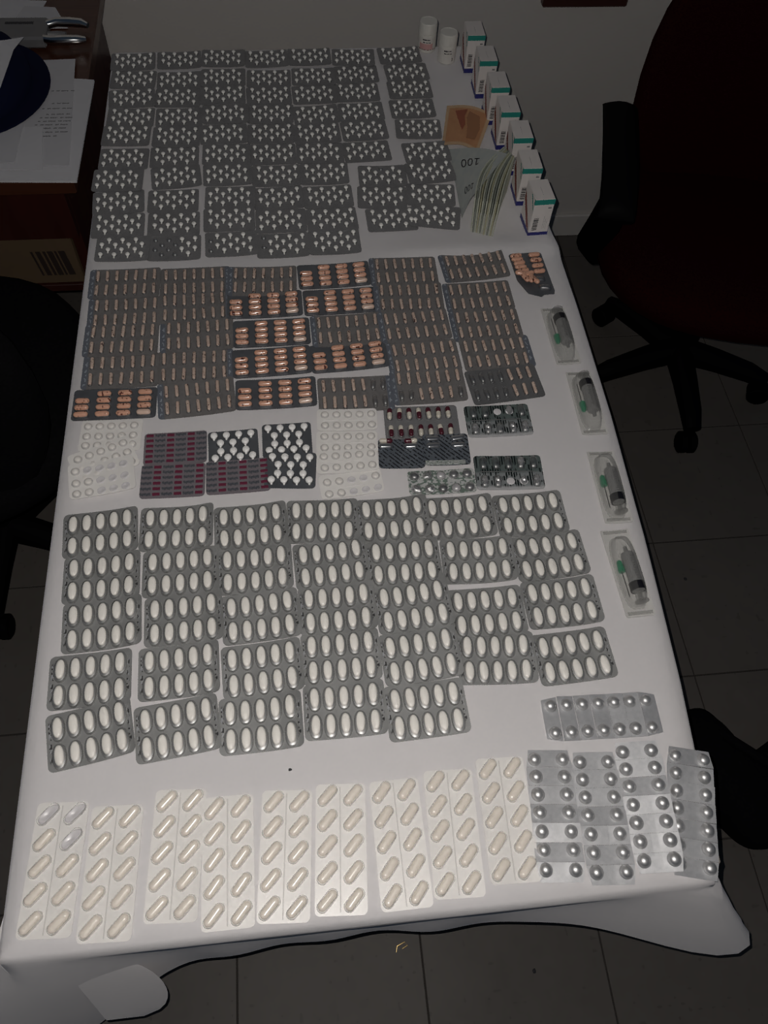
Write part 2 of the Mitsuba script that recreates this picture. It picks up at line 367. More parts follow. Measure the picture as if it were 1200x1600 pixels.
    base = len(v); idx = [np.array(border)]; allv = [v]
    for r in rings[1:]:
        allv.append(r); idx.append(np.arange(base, base + n)); base += n
    for a, b in zip(idx, idx[1:]):
        for i in range(n):
            j = (i + 1) % n; f += [[a[i], b[i], b[j]], [a[i], b[j], a[j]]]
    return M(np.vstack(allv), f)
tc = single('tablecloth', 'white cloth spread over the long table, its corners hanging down', 'tablecloth', make_cloth(), 'cloth_mat', 50)
def hanging_fold():      # the turned-up end of the cloth under the near corner on the desk side
    v, f, uv = [], [], []
    for i in range(15):
        for j in range(11):
            u, s = i / 14, j / 10
            wide = 0.040 + 0.048 * math.sqrt(max(1 - (1.9 * s - 0.85) ** 2, 0.0))
            x = -0.306 + wide * u; y = 0.058 - 0.055 * s; z = 0.590 - 0.21 * s - 0.035 * u * u
            v.append((x, y, z))
    for i in range(14):
        for j in range(10): a = i * 11 + j; f += [[a, a + 1, a + 12], [a, a + 12, a + 11]]
    v = np.array(v); n = len(v); f = np.array(f)
    return M(np.vstack([v, v - [0, 0, 0.0012]]), np.vstack([f, f[:, ::-1] + n]))
part(tc, 'turned_hem', hanging_fold(), 'cloth_mat', 50)

# ------------------------------------------------------------------ pill packs
TOP = 0.7505
def bend_fn(amp, w, left=0.5): return lambda x: amp * np.where(np.asarray(x) > 0, 1.0, left) * (np.asarray(x) / (w / 2)) ** 2
class Pack:
    """A kind of pack: sheets bent in three ways, and its pills and pockets, each mesh written once."""
    def __init__(s, w, h, r=0.005, t=0.0006, amps=(0.0006, 0.0014, 0.0022), left=0.5):
        s.w, s.h, s.t = w, h, t
        s.bends = [bend_fn(a, w, left) for a in amps]; s.amps = amps; s.left = left
        s.sheets = []
        for b in s.bends:
            m, uv = plate(w, h, r, t, b); s.sheets.append(mikit.ply(m, None, False, uv))
    def slope(s, k, x): return math.degrees(math.atan(2 * s.amps[k] * (1.0 if x > 0 else s.left) * x / (s.w / 2) ** 2))
    def films(s, spots, mesh): return [mikit.ply(join(*[move(mesh, x, y, s.t + float(b(x)), a) for x, y, a in spots]), None, 40) for b in s.bends]
    def at(s, W, k, x, y, a=0.0): return W @ T().translate([x, y, s.t + float(s.bends[k](x))]).rotate([0, 1, 0], -s.slope(k, x)).rotate([0, 0, 1], a)
def where(x, y, a, lev, tilt=0.0, flip=False):
    w = T().translate([x, y, TOP + 0.0004 + 0.0009 * lev]).rotate([0, 0, 1], a + (180 if flip else 0))
    return w.rotate([1, 0, 0], tilt) if tilt else w
def level(c, r): return (r % 2) + 2 * (c % 2)

# measured places on the table: (column, row, kind, x, y, turn in degrees), and singly (x, y, turn, width mm, depth mm)
SMALL_PACKS=[(1,1,'P',-0.277,1.53,1.0),(2,1,'P',-0.1928,1.5365,1.6),(1,2,'P',-0.2738,1.4735,-2.5),(2,2,'Q',-0.1905,1.472,0.7),(1,3,'P',-0.2728,1.4141,4.1),(2,3,'Q',-0.1922,1.4161,-1.5),(1,4,'P',-0.2716,1.357,-1.6),(2,4,'Q',-0.1879,1.3576,0.2),(1,5,'P',-0.2759,1.3048,-2.1),(2,5,'P',-0.191,1.3014,-2.1),(1,6,'Q',-0.2762,1.2427,-1.2),(2,6,'P',-0.1928,1.2468,-0.3),(1,7,'Q',-0.2819,1.1852,-1.4),(2,7,'Q',-0.188,1.1914,5.2),(1,8,'Q',-0.2777,1.1311,3.1),(2,8,'P',-0.1911,1.1325,-0.0),(1,9,'P',-0.2745,1.0742,0.6),(2,9,'P',-0.1884,1.0757,0.6),(1,10,'Q',-0.2641,1.0209,-1.4),(2,10,'P',-0.1858,1.0205,-0.2),(3,1,'Q',-0.1106,1.5378,-1.4),(3,2,'Q',-0.1107,1.476,-0.3),(3,3,'P',-0.1117,1.419,0.8),(3,4,'Q',-0.1065,1.3628,1.3),(3,5,'Q',-0.1096,1.3037,1.9),(3,6,'Q',-0.1051,1.2488,-0.9),(3,7,'Q',-0.1028,1.1923,1.3),(3,8,'Q',-0.0991,1.1346,-1.1),(3,9,'P',-0.1009,1.0803,0.9),(3,10,'Q',-0.0975,1.0237,1.6),(4,1,'P',-0.0298,1.5372,2.4),(4,2,'P',-0.0272,1.4733,-1.2),(4,3,'P',-0.0285,1.4173,1.7),(4,4,'P',-0.027,1.3624,-1.9),(4,5,'P',-0.028,1.3042,-0.0),(4,6,'P',-0.0276,1.2484,0.6),(4,7,'P',-0.0219,1.1887,0.0),(4,8,'P',-0.0207,1.1323,2.8),(4,9,'Q',-0.0185,1.0752,0.9),(4,10,'P',-0.0179,1.0184,0.9),(5,1,'P',0.0519,1.5386,1.0),(5,2,'Q',0.0563,1.4745,-0.3),(5,3,'Q',0.0548,1.4161,2.0),(5,4,'Q',0.0539,1.3552,4.4),(5,5,'P',0.0526,1.2993,2.6),(5,6,'Q',0.0545,1.2461,-0.9),(5,7,'P',0.0581,1.1879,0.0),(5,8,'P',0.0607,1.1298,1.8),(5,9,'P',0.0634,1.0723,2.4),(5,10,'P',0.0635,1.0198,0.9),(6,1,'Q',0.136,1.5375,-2.5),(6,2,'Q',0.1374,1.4825,1.9),(6,3,'P',0.1335,1.4232,1.6),(6,4,'Q',0.136,1.3636,1.9),(6,5,'Q',0.1369,1.3075,3.6),(6,6,'Q',0.136,1.2498,3.2),(6,7,'Q',0.1565,1.1803,-1.0),(6,8,'P',0.1501,1.1267,-3.6),(6,9,'P',0.1601,1.0702,1.2),(7,1,'P',0.2252,1.5394,3.3),(7,2,'Q',0.233,1.4835,3.6),(7,3,'P',0.2324,1.4269,1.4),(7,4,'Q',0.2301,1.368,1.4),(7,5,'P',0.2333,1.3061,-2.9),(7,6,'Q',0.2398,1.2419,3.7),(7,7,'P',0.2388,1.1844,5.2),(7,8,'P',0.2318,1.1269,-5.2),(7,9,'Q',0.2324,1.0718,-10.9)]
CAPSULE_PACKS=[(1,1,'L',-0.2561,0.944,-0.0),(1,2,'L',-0.2532,0.8844,0.6),(1,3,'L',-0.2538,0.83,-0.7),(1,4,'L',-0.251,0.7725,-0.3),(2,1,'R',-0.1519,0.9437,0.8),(2,2,'R',-0.1512,0.891,2.4),(2,3,'L',-0.1478,0.8343,1.6),(2,4,'R',-0.1488,0.7765,0.5),(2,5,'L',-0.1464,0.7182,4.3),(3,1,'L',-0.052,0.9378,-2.0),(4,3,'L',0.0685,0.832,1.4),(4,5,'R',0.0715,0.7112,-0.2),(5,1,'L',0.1653,0.9474,-0.9),(5,2,'L',0.1666,0.8908,-1.7),(5,3,'L',0.1684,0.8326,2.3),(5,4,'L',0.1741,0.7719,2.1),(5,5,'L',0.174,0.7169,0.9),(6,1,'L',0.2775,0.9545,4.8),(6,2,'L',0.274,0.8894,1.2),(6,3,'L',0.2753,0.8305,1.4),(6,4,'R',0.2824,0.7738,2.2),(6,5,'R',0.283,0.7149,5.7)]
OBLONG_PACKS=[(1,1,-0.2578,0.5132,3.7),(2,1,-0.1666,0.5136,-0.6),(3,1,-0.076,0.5082,1.7),(1,2,-0.2518,0.4517,1.9),(2,2,-0.1606,0.4529,1.0),(3,2,-0.0719,0.448,1.1),(1,3,-0.2463,0.3908,2.9),(2,3,-0.155,0.3909,2.0),(3,3,-0.0666,0.3862,3.2),(1,4,-0.2549,0.3265,2.1),(2,4,-0.1585,0.3284,2.0),(3,4,-0.0663,0.3227,3.2),(1,5,-0.2493,0.2647,9.3),(2,5,-0.1586,0.2635,6.1),(3,5,-0.0691,0.2606,1.3),(4,1,0.0128,0.51,-2.5),(5,1,0.1011,0.505,0.6),(6,1,0.1851,0.5024,-0.1),(7,1,0.2766,0.4995,0.9),(4,2,0.0196,0.45,2.9),(5,2,0.1079,0.4442,0.1),(6,2,0.1995,0.44,-1.7),(7,2,0.2884,0.438,2.8),(4,3,0.0228,0.3894,0.9),(5,3,0.1121,0.3846,3.7),(6,3,0.1988,0.3709,-0.2),(7,3,0.2896,0.3744,1.3),(4,4,0.0228,0.3302,0.4),(5,4,0.113,0.3225,3.6),(6,4,0.2001,0.3128,-3.7),(7,4,0.2896,0.3069,2.4),(4,5,0.0223,0.2679,-0.2),(5,5,0.1118,0.2595,2.3)]
WHITE_CAPSULE_PACKS=[(-0.2746,0.1357,-3.3),(-0.2187,0.127,-2.5),(-0.1565,0.1373,-3.4),(-0.105,0.1261,-0.1),(-0.0483,0.1265,-4.1),(0.0076,0.1274,-3.9),(0.0679,0.1266,0.5),(0.1233,0.1313,-2.2),(0.1813,0.1393,-1.8)]
FOIL_PACKS=[(0.3062,0.2356,-1.7),(0.2315,0.1389,-5.4),(0.2809,0.1316,-4.3),(0.3308,0.1379,-3.3),(0.3773,0.1277,-14.2)]
ORANGE_PACKS=[(-0.2549,0.714,-0.8),(-0.049,0.8886,0.2),(-0.0407,0.8313,0.6),(-0.042,0.7764,2.0),(-0.0381,0.7176,-0.0),(0.0578,0.9458,1.9),(0.0634,0.8916,1.5),(0.0677,0.7808,3.3)]
SINGLE_PACKS={'W1':(-0.2569,0.6632,-1.8,79.8,51.3),'W2':(-0.2627,0.6213,21.8,84.1,49.4),'W3':(-0.2617,0.5931,8.2,81.1,51.3),'U1':(-0.1723,0.6366,0.2,82.2,51.5),'U2':(-0.1737,0.5842,-1.2,81.5,50.4),'U3':(-0.0911,0.5844,0.8,78.5,51.1),'V1':(-0.0968,0.6315,2.0,65.9,54.9),'V2':(-0.0263,0.639,0.2,64.8,54.2),'V3':(-0.0234,0.588,-5.3,60.3,55.2),'S1':(0.0559,0.6656,-2.5,84.1,36.4),'S2':(0.053,0.629,-3.2,81.3,36.2),'S3':(0.0506,0.5978,0.5,81.1,30.1),'S4':(0.0533,0.5628,4.9,85.0,36.2),'X':(0.157,0.6541,-1.7,101.7,61.5),'Y1':(0.1232,0.604,-3.7,60.7,48.1),'Y2':(0.1832,0.6051,-2.5,59.5,50.6),'Z1':(0.171,0.557,-0.9,87.5,36.4),'Z2':(0.2616,0.5656,-3.3,90.4,54.2),'Z3':(0.2626,0.6513,-0.8,90.7,53.1),'D':(0.3651,0.9298,3.2,52.6,94.7)}

# --- small-tablet packs: fourteen round tablets in four staggered rows, pocket reflections modelled as tails
def tear(r, h, reflection_tail, rt):
    s = trimesh.creation.icosphere(2, 1.0); s.vertices = s.vertices * [r, r * 1.05, h / 2] + [0, 0, h / 2]
    e = trimesh.creation.icosphere(1, 1.0); e.vertices = e.vertices * [rt, reflection_tail * 0.62, rt * 0.9] + [0, -reflection_tail * 0.55, rt * 0.85]  # white reflection in the pocket wall, modelled as a tail toward the viewer
    return join(s, e)
small = Pack(0.0818, 0.0560)
small_tablet = mikit.ply(tear(0.0035, 0.0047, 0.0070, 0.0014), None, 50)
def skirt(a, b, z, g, e=2.0, n=18):
    o = outline(1, 1, e, n); k = [np.abs(o[:, 0]), np.abs(o[:, 1])]
    ring = lambda q, zz: o * [a + q, b + q, 0] + [0, 0, zz]
    return loft([ring(g, 0), ring(g * 0.75, z * 0.55), ring(g * 0.3, z * 0.92), ring(0, z)], False, False)
def tear_skirt():
    m = skirt(0.0035, 0.0038, 0.0020, 0.0006, n=12); return m
SR = 0.0109
def small_spots(kind):
    s = []
    for c in range(7):
        up = (c % 2 == 0) == (kind == 'P')
        for r in ((1.5, -0.5) if up else (0.5, -1.5)): s.append(((c - 3) * 0.0102 + (0.00135 if kind == 'P' else -0.00135), r * SR + 0.002, 0.0, c, r))
    return s
SPOTS = {k: small_spots(k) for k in 'PQ'}
small_films = {k: small.films([q[:3] for q in SPOTS[k]], tear_skirt()) for k in 'PQ'}
empty_pocket = dome(0.0042, 0.0048, [(1.0, 0), (0.95, 0.0012), (0.8, 0.0026), (0.5, 0.0036), (0.15, 0.0040)], n=14)
empty_ply = mikit.ply(empty_pocket, None, 40)
LAST = {7: 9, 6: 9}
for c, r, kind, x, y, a in SMALL_PACKS:
    miss = lambda q: (c, r) == (2, 10) and q[3] < 4 or (c, r) in ((3, 10), (4, 10)) and q[3] == 0 or (c, r) == (6, 7) and q[3] == 3 and q[4] > 0
    n_miss = sum(miss(q) for q in SPOTS[kind])
    if (c, r) == (2, 10): lb = 'small-tablet pack with its desk-side half emptied, in the last of ten rows'
    elif n_miss == 2: lb = f'small-tablet pack missing two tablets at its desk-side end, tenth row, {ORD[c]} from the desk'
    elif n_miss == 1: lb = 'small-tablet pack missing one tablet, seventh row from the wall, sixth from the desk'
    else: lb = f'grey pack of small white tablets, {ORD[r]} row from the wall, {ORD[c]} from the desk'
    k = thing('blister_pack', lb, 'blister pack', 'grey packs of small white tablets'); v = (c * 3 + r * 5) % 3
    W = where(x, y, a, level(c, r))
    add(k + '__backing', small.sheets[v], 'foil_dark', W); USED.add(k + '__backing')
    add(k + '__film', small_films[kind][v], 'clear_film', W)
    for q in SPOTS[kind]:
        if miss(q): reuse(k, 'pocket', empty_ply, 'clear_film', small.at(W, v, q[0], q[1]))
        else: reuse(k, 'tablet', small_tablet, 'tablet_white', small.at(W, v, q[0], q[1], -a))

# --- narrow capsules, two rows of seven
capp = Pack(0.1045, 0.0615, amps=(0.0006, 0.0015, 0.0024))
cap_spots = [((c - 3) * 0.0139 + 0.002, r * 0.0146, 0.0, c, r) for c in range(7) for r in (1, -1)]
cap_mesh = mikit.ply(move(rod(0.0205, 0.0024, 10, 3, 0.95), 0, 0, 0.0002), None, 50)
def rod_skirt(L, r, z, g, n=16):
    def st(rr, LL, zz):
        p = []
        for i in range(n):
            t = i / n * 2 * PI; c, s = math.cos(t), math.sin(t); p.append((rr * c, rr * s + (LL / 2 - rr) * (1 if s >= 0 else -1) * (0 if abs(s) < 1e-9 else 1), zz))
        return np.array(p)
    return loft([st(r + g, L + 2 * g, 0), st(r + g * 0.75, L + 1.5 * g, z * 0.55), st(r + g * 0.3, L + 0.6 * g, z * 0.92), st(r, L, z)], False, False)
cap_films = capp.films([q[:3] for q in cap_spots], rod_skirt(0.0207, 0.0025, 0.0022, 0.0009))
cap_pocket = mikit.ply(dome(0.0038, 0.0085, [(1, 0), (0.95, 0.0014), (0.8, 0.003), (0.5, 0.004), (0.1, 0.0045)], 2.4, 16), None, 40)
for c, r, side, x, y, a in CAPSULE_PACKS:
    def gone(q):
        if side == 'R': q = (0, 0, 0, 6 - q[3], -q[4])
        return (c, r) == (4, 5) and q[3] > 4 or (c, r) == (5, 5) and q[4] < 0 and q[3] in (0, 1, 6) or (c, r) == (6, 5) and q[3] < 4
    lb = {(4, 5): 'tan capsule pack with the four capsules at its far end from the desk pressed out', (5, 5): 'tan capsule pack with three emptied pockets in its nearest row',
          (6, 5): 'tan capsule pack with eight crumpled empty pockets beside six capsules'}.get((c, r), f'pack of narrow tan capsules, {ORD[r]} row of the capsule block, {ORD[c]} from the desk')
    k = thing('capsule_pack', lb, 'blister pack', 'grey packs of narrow tan capsules'); v = (c * 2 + r * 5) % 3
    W = where(x, y, a, level(c, r), 0, side == 'R')
    add(k + '__backing', capp.sheets[v], 'foil_tan' if (c, r) != (6, 5) else 'foil_grey', W); add(k + '__film', cap_films[v], 'clear_film', W)
    for q in cap_spots:
        if gone(q): reuse(k, 'pocket', cap_pocket, 'clear_film', capp.at(W, v, q[0], q[1], rng.uniform(-12, 12)))
        else: reuse(k, 'capsule', cap_mesh, 'capsule_tan', capp.at(W, v, q[0], q[1], rng.uniform(-3, 3)))

# --- wide orange capsules lying across the pack, in four columns
orp = Pack(0.111, 0.0525, amps=(0.0008, 0.0016, 0.0024))
or_spots = [(cx, ry - 0.002, 90.0, c, i) for c, cx in enumerate((-0.0425, -0.0145, 0.0130, 0.0400)) for i, ry in enumerate((0.0180, 0.0065, -0.0050, -0.0165)) if not (c == 0 and i == 0)]
or_mesh = mikit.ply(rod(0.0190, 0.0041, 12, 3, 0.85), None, 50)
or_films = orp.films([q[:3] for q in or_spots], rod_skirt(0.0192, 0.0042, 0.0030, 0.0009))
for i, (x, y, a) in enumerate(ORANGE_PACKS):
    c, r = [(1, 5), (3, 2), (3, 3), (3, 4), (3, 5), (4, 1), (4, 2), (4, 4)][i]
    k = thing('orange_capsule_pack', f'pack of sideways orange capsules, {ORD[r]} row of the capsule block, {ORD[c]} from the desk', 'blister pack', 'dark packs of orange capsules'); v = (c + r) % 3
    W = where(x, y, a, level(c, r))
    add(k + '__backing', orp.sheets[v], 'foil_slate', W); add(k + '__film', or_films[v], 'clear_film', W)
    for q in or_spots: reuse(k, 'capsule', or_mesh, 'capsule_reflection' if q[3] == 3 and q[4] == 3 else 'capsule_orange', orp.at(W, v, q[0], q[1], 90 + rng.uniform(-3, 3)))  # last one of the end column is a foil reflection, built as a capsule

# --- large oblong tablets, two rows of five
obl = Pack(0.0900, 0.0622, 0.006, 0.0007, amps=(0.0040, 0.0060, 0.0080), left=0.2)
ob_spots = [((c - 2) * 0.0163, r * 0.0151 - 0.0005, 0.0) for c in range(5) for r in (1, -1)]
ob_mesh = mikit.ply(dome(0.0049, 0.0110, [(0.9, 0.0003), (1.0, 0.0013), (1.0, 0.0032), (0.96, 0.0042), (0.86, 0.0050), (0.66, 0.0056), (0.35, 0.0060), (0.05, 0.0061)], 2.25, 26, True), None, 55)
def lip_skirt():           # the pocket wall: a shallow shoulder, then a steep drop; roomier toward the viewer's end
    o = outline(1, 1, 2.25, 24); ring = lambda q, z: o * [0.0050 + q, 0.0112 + q * 1.15, 0] + [0, -0.0003 - q * 0.25, z]
    return loft([ring(0.0026, 0), ring(0.0023, 0.0022), ring(0.0018, 0.0036), ring(0.0009, 0.00395), ring(0, 0.0042)], False, False)
ob_films = obl.films(ob_spots, lip_skirt())
for c, r, x, y, a in OBLONG_PACKS:
    k = thing('tablet_pack', f'pack of ten large oblong tablets, {ORD[r]} row of its block, {ORD[c]} from the desk', 'blister pack', 'grey packs of large white oblong tablets'); v = (c * 2 + r) % 3
    W = where(x, y, a, level(c, r))
    add(k + '__backing', obl.sheets[v], 'foil_code', W); add(k + '__film', ob_films[v], 'clear_film', W)
    for q in ob_spots: reuse(k, 'tablet', ob_mesh, 'tablet_oblong', obl.at(W, v, q[0], q[1], rng.uniform(-2.5, 2.5)))

# --- white packs of cream capsules set aslant
wcp = Pack(0.0516, 0.1240, 0.005, 0.0007, amps=(0.0003, 0.0007, 0.0011))
wc_spots = [(cx + 0.0, ry, -42.0) for cx in (-0.0135, 0.0130) for ry in (0.0505, 0.0260, 0.0015, -0.0235, -0.0485)]
wc_mesh = mikit.ply(rod(0.0235, 0.0045, 14, 4, 0.72), None, 50)
wc_films = wcp.films(wc_spots, rod_skirt(0.0240, 0.0047, 0.0034, 0.0011, 20))
crushed = mikit.ply(dome(0.0054, 0.0120, [(1, 0.0), (0.95, 0.0016), (0.85, 0.0026), (0.6, 0.0024), (0.3, 0.0017), (0.05, 0.0013)], 2.2, 22), None, 30)
groove = mikit.ply(box(-0.0007, 0.0005, -0.059, 0.059, 0.0, 0.0002))
for i, (x, y, a) in enumerate(WHITE_CAPSULE_PACKS):
    k = thing('white_capsule_pack', 'white capsule pack with three crushed empty pockets, at the near corner on the desk side' if i == 0 else f'white pack of slanted cream capsules, {ORD[i + 1]} from the desk along the near table edge', 'blister pack', 'white packs along the near table edge')
    v = i % 3; W = where(x, y, a, (i % 2) * 1.2 + (0.8 if i == 7 else 0))
    add(k + '__backing', wcp.sheets[v], 'white_film', W); add(k + '__film', wc_films[v], 'clear_film', W)
    reuse(k, 'groove', groove, 'groove_mat', wcp.at(W, v, -0.0005, 0))
    for j, q in enumerate(wc_spots):
        if i == 0 and j in (0, 5, 6): reuse(k, 'pocket', crushed, 'pit_mat', wcp.at(W, v, q[0], q[1], q[2] + rng.uniform(-8, 8)))
        else: reuse(k, 'capsule', wc_mesh, 'capsule_cream', wcp.at(W, v, q[0], q[1], q[2] + rng.uniform(-2, 2)))

# --- silver foil strips, seven rows of two domes
def foil_sheet(seed, tear_row=None):
    g = np.random.default_rng(seed); w, L, n = 0.0500, 0.1315, 7; xs = [-w / 2, -0.0035, 0.0, 0.0035, w / 2]; v, f, uv = [], [], []
    zc = g.uniform(0.0, 0.0011, (n + 1, 5)); zc[:, 1] = zc[:, 3] = zc[:, 2] = zc[:, 2] * 0.5
    ys = np.linspace(L / 2, -L / 2, n + 1)
    for k in range(n):
        tilt = g.uniform(-0.0015, 0.0015); b = len(v)
        for yy, row, s in ((ys[k], k, 1), (ys[k + 1] + 0.0003, k + 1, -1)):
            for i, x in enumerate(xs):
                xe = x
                if row in (0, n) and i in (0, 4): xe = x * 0.86
                v.append((xe, yy, max(0.0006 + zc[row, i] + s * tilt, 0.0004))); uv.append((x / w + 0.5, yy / L + 0.5))
        for i in range(4): f += [[b + i + 5, b + i + 6, b + i + 1], [b + i + 5, b + i + 1, b + i]]
    m = M(v, f); uv = np.array(uv)
    low = M(np.array(v) - [0, 0, 0.0004], np.array(f)[:, ::-1])
    return mikit.ply(join(m, low), None, False, np.vstack([uv, uv]))
foil_dome = mikit.ply(dome(0.0066, 0.0066, [(1.12, 0.0004), (1.0, 0.0012), (0.95, 0.0026), (0.85, 0.0040), (0.68, 0.0053), (0.46, 0.0061), (0.22, 0.0065), (0.03, 0.0066)], 2, 26), None, 60)
seam_mesh = mikit.ply(join(*[box(-0.0245 + 0.0022 * i, -0.0245 + 0.0022 * i + 0.0013, -0.00012, 0.00012, 0.0, 0.0001) for i in range(22)]))
FL = ['silver foil strip of fourteen domes lying crosswise, above the other foil strips', 'silver foil strip with torn near corner, beside the last white capsule pack', 'silver foil strip second from the white capsule packs, reaching nearest the table edge',
      'silver foil strip third from the white capsule packs, partly covering the outermost strip', 'outermost silver foil strip, at the table corner beside the black bag']
for i, (x, y, a) in enumerate(FOIL_PACKS):
    k = thing('foil_strip', FL[i], 'blister pack', 'silver foil strips'); W = where(x, y, a + (90 if i == 0 else 0), (0, 0.6, 2.2, 5.2, 0.8)[i])
    if i == 3: W = W.rotate([0, 1, 0], -7)
    add(k + '__sheet', foil_sheet(30 + i), 'silver', W)
    for r in range(7):
        for cx in (-0.0155, 0.0150): reuse(k, 'dome', foil_dome, 'silver_dome', W @ T().translate([cx, (3 - r) * 0.0182 + 0.001, 0.0008]))
        if r: reuse(k, 'perforation', seam_mesh, 'foil_dark', W @ T().translate([0, (3.5 - r) * 0.0188, 0.0022]))

# --- the mixed packs in the middle of the table
def uniq(key): x, y, a, w, h = SINGLE_PACKS[key]; return x, y, a, w / 1000, h / 1000
def one_pack(key, name, label, lev, backing, group=None, amp=0.0012, tilt=0.0, r=0.005, size=None, left=0.5):
    x, y, a, w, h = uniq(key)
    if size: w, h = size
    p = Pack(w, h, r, 0.0007, (amp,), left); W = where(x, y, a, lev, tilt)
    k = thing(name, label, 'blister pack', group); add(k + '__backing', p.sheets[0], backing, W); return k, p, W, a
round_white = mikit.ply(dome(0.0043, 0.0043, [(0.92, 0.0002), (1, 0.001), (1, 0.0026), (0.9, 0.0033), (0.6, 0.0039), (0.2, 0.0042), (0.02, 0.0042)], 2, 20, True), None, 40)
pale_ring = mikit.ply(skirt(0.0044, 0.0044, 0.0026, 0.0013, 2, 20), None, 40)
pit = mikit.ply(dome(0.0058, 0.0050, [(1, 0.0), (0.95, 0.0010), (0.8, 0.0014), (0.5, 0.0009), (0.05, 0.0006)], 2, 18), None, 30)
ridge = mikit.ply(box(-0.033, 0.033, -0.0004, 0.0004, 0, 0.0007, 0.0002))
def white_pack(key, label, lev, spots, empty=(), tilt=0.0, bar=False, amp=0.0012, size=None):
    k, p, W, a = one_pack(key, 'white_tablet_pack', label, lev, 'white_film', 'white packs of round tablets', amp, tilt, size=size)
    if bar: reuse(k, 'ridge', ridge, 'white_film', p.at(W, 0, 0, bar))
    for j, (x, y) in enumerate(spots):
        x, y = x / 1000, y / 1000
        if j in empty: reuse(k, 'pocket', pit, 'pit_mat', p.at(W, 0, x, y, rng.uniform(0, 40)))
        else:
            reuse(k, 'tablet', round_white, 'tablet_pale', p.at(W, 0, x, y)); reuse(k, 'pocket_rim', pale_ring, 'rim_mat', p.at(W, 0, x, y))
g5 = lambda ys, x0=-30.5, dx=15.0: [(x0 + dx * i, y) for y in ys for i in range(5)]
white_pack('W1', 'white tablet pack nearest the desk and wall, lying under the slanted white packs', 0, g5((14.5, -1.8, -16.5), -31), size=(0.080, 0.0515))
white_pack('W2', 'white tablet pack tilted steeply, between two other white packs beside the desk', 3, g5((14.5, -1.5, -17.5), -29), tilt=1.0, size=(0.081, 0.0515))
white_pack('W3', 'half-emptied white tablet pack lying on top of the slanted one, desk side of the table', 6.5, g5((14.2, -4.0, -19.8), -32), (1, 2, 3, 4, 7, 8, 9, 12, 13, 14), tilt=1.0, amp=0.003, size=(0.0815, 0.0525))
SP = (0.0815, 0.0362)
white_pack('S1', 'white ten-tablet strip farthest back in the pile of four beside the maroon capsules', 3.5, g5((8.0, -10.0), -30, 15.8), bar=-0.0012, size=SP)
white_pack('S2', 'white ten-tablet strip second from the back in the pile of four', 1.5, g5((9.0, -9.0), -30, 15.6), bar=-0.0005, size=SP)
white_pack('S3', 'white ten-tablet strip third from the back in the pile of four', 3.5, g5((8.5, -9.5), -30, 15.6), bar=-0.0005, size=SP)
white_pack('S4', 'askew white tablet strip with crushed pockets, nearest of the pile of four', 0.5, g5((6.5, -11.5), -30.5, 15.9), (2, 3, 7, 8, 9), bar=-0.003, amp=0.003, size=SP)

# printed foil backs with bands of maroon
lines_w, lines_m = box(-0.0058, 0.0058, -0.0011, 0.0011, 0, 0.0010, 0.0003), box(-0.0046, 0.0046, -0.0021, 0.0021, 0, 0.0010, 0.0003)
wave = mikit.ply(join(*[move(box(-0.0012, 0.0012, -0.0019, 0.0019, 0, 0.0009, 0.0002), -0.0054 + 0.0027 * i, 0.0003 * (-1) ** i, 0, 12 * (-1) ** i) for i in range(5)]))
bar_m = mikit.ply(lines_m)
for key, first, lb, lev in (('U1', 1, 'mauve foil-backed pack with maroon bands, farthest back of three alike', 0), ('U2', 0, 'mauve foil-backed pack with maroon bands, near one on the desk side', 2), ('U3', 0, 'mauve foil-backed pack with maroon bands, touching the round white tablets', 3)):
    k, p, W, a = one_pack(key, 'banded_pack', lb, lev, 'foil_mauve', 'mauve foil-backed packs', 0.001, size=(0.0815, 0.0515))
    for c in range(6):
        x = -0.0335 + 0.0134 * c
        for r in range(6):
            y = 0.0215 - 0.0083 * r
            if (c % 2 == 0) == (first == 1): reuse(k, 'printed_bar', bar_m, 'print_magenta', p.at(W, 0, x, y, rng.uniform(-3, 3)))
            else: reuse(k, 'printed_line', wave, 'print_slate', p.at(W, 0, x, y)); 

# round white tablets, four-three-three-four
bulb = mikit.ply(tear(0.0048, 0.0056, 0.0066, 0.0019), None, 50)  # the tail shapes the tablet's reflection in its pocket
bulb_ring = skirt(0.0046, 0.0050, 0.0028, 0.0012, 2, 16)
vs = [(-24.6 + 16.2 * i, 18) for i in range(4)] + [(-16.5 + 16.3 * i, 5.8) for i in range(3)] + [(-16.4 + 16.4 * i, -8) for i in range(3)] + [(-24 + 16.2 * i, -18) for i in range(4)]
for key, lb, lev in (('V1', 'dark pack of round white tablets, between the two mauve packs', 1), ('V2', 'dark pack of round white tablets, the farther one beside the white strips', 0), ('V3', 'dark pack of round white tablets, the nearer one overlapping its twin', 4)):
    k, p, W, a = one_pack(key, 'round_tablet_pack', lb, lev, 'foil_slate', 'dark packs of round white tablets', size=(0.0655, 0.0555))
    for x, y in vs:
        reuse(k, 'tablet', bulb, 'tablet_bright', p.at(W, 0, x / 1000, y / 1000 + 0.0015, -a))
    part(k, 'film', join(*[move(bulb_ring, x / 1000, y / 1000 + 0.001, p.t + float(p.bends[0](x / 1000))) for x, y in vs]), 'clear_film', 40, W)

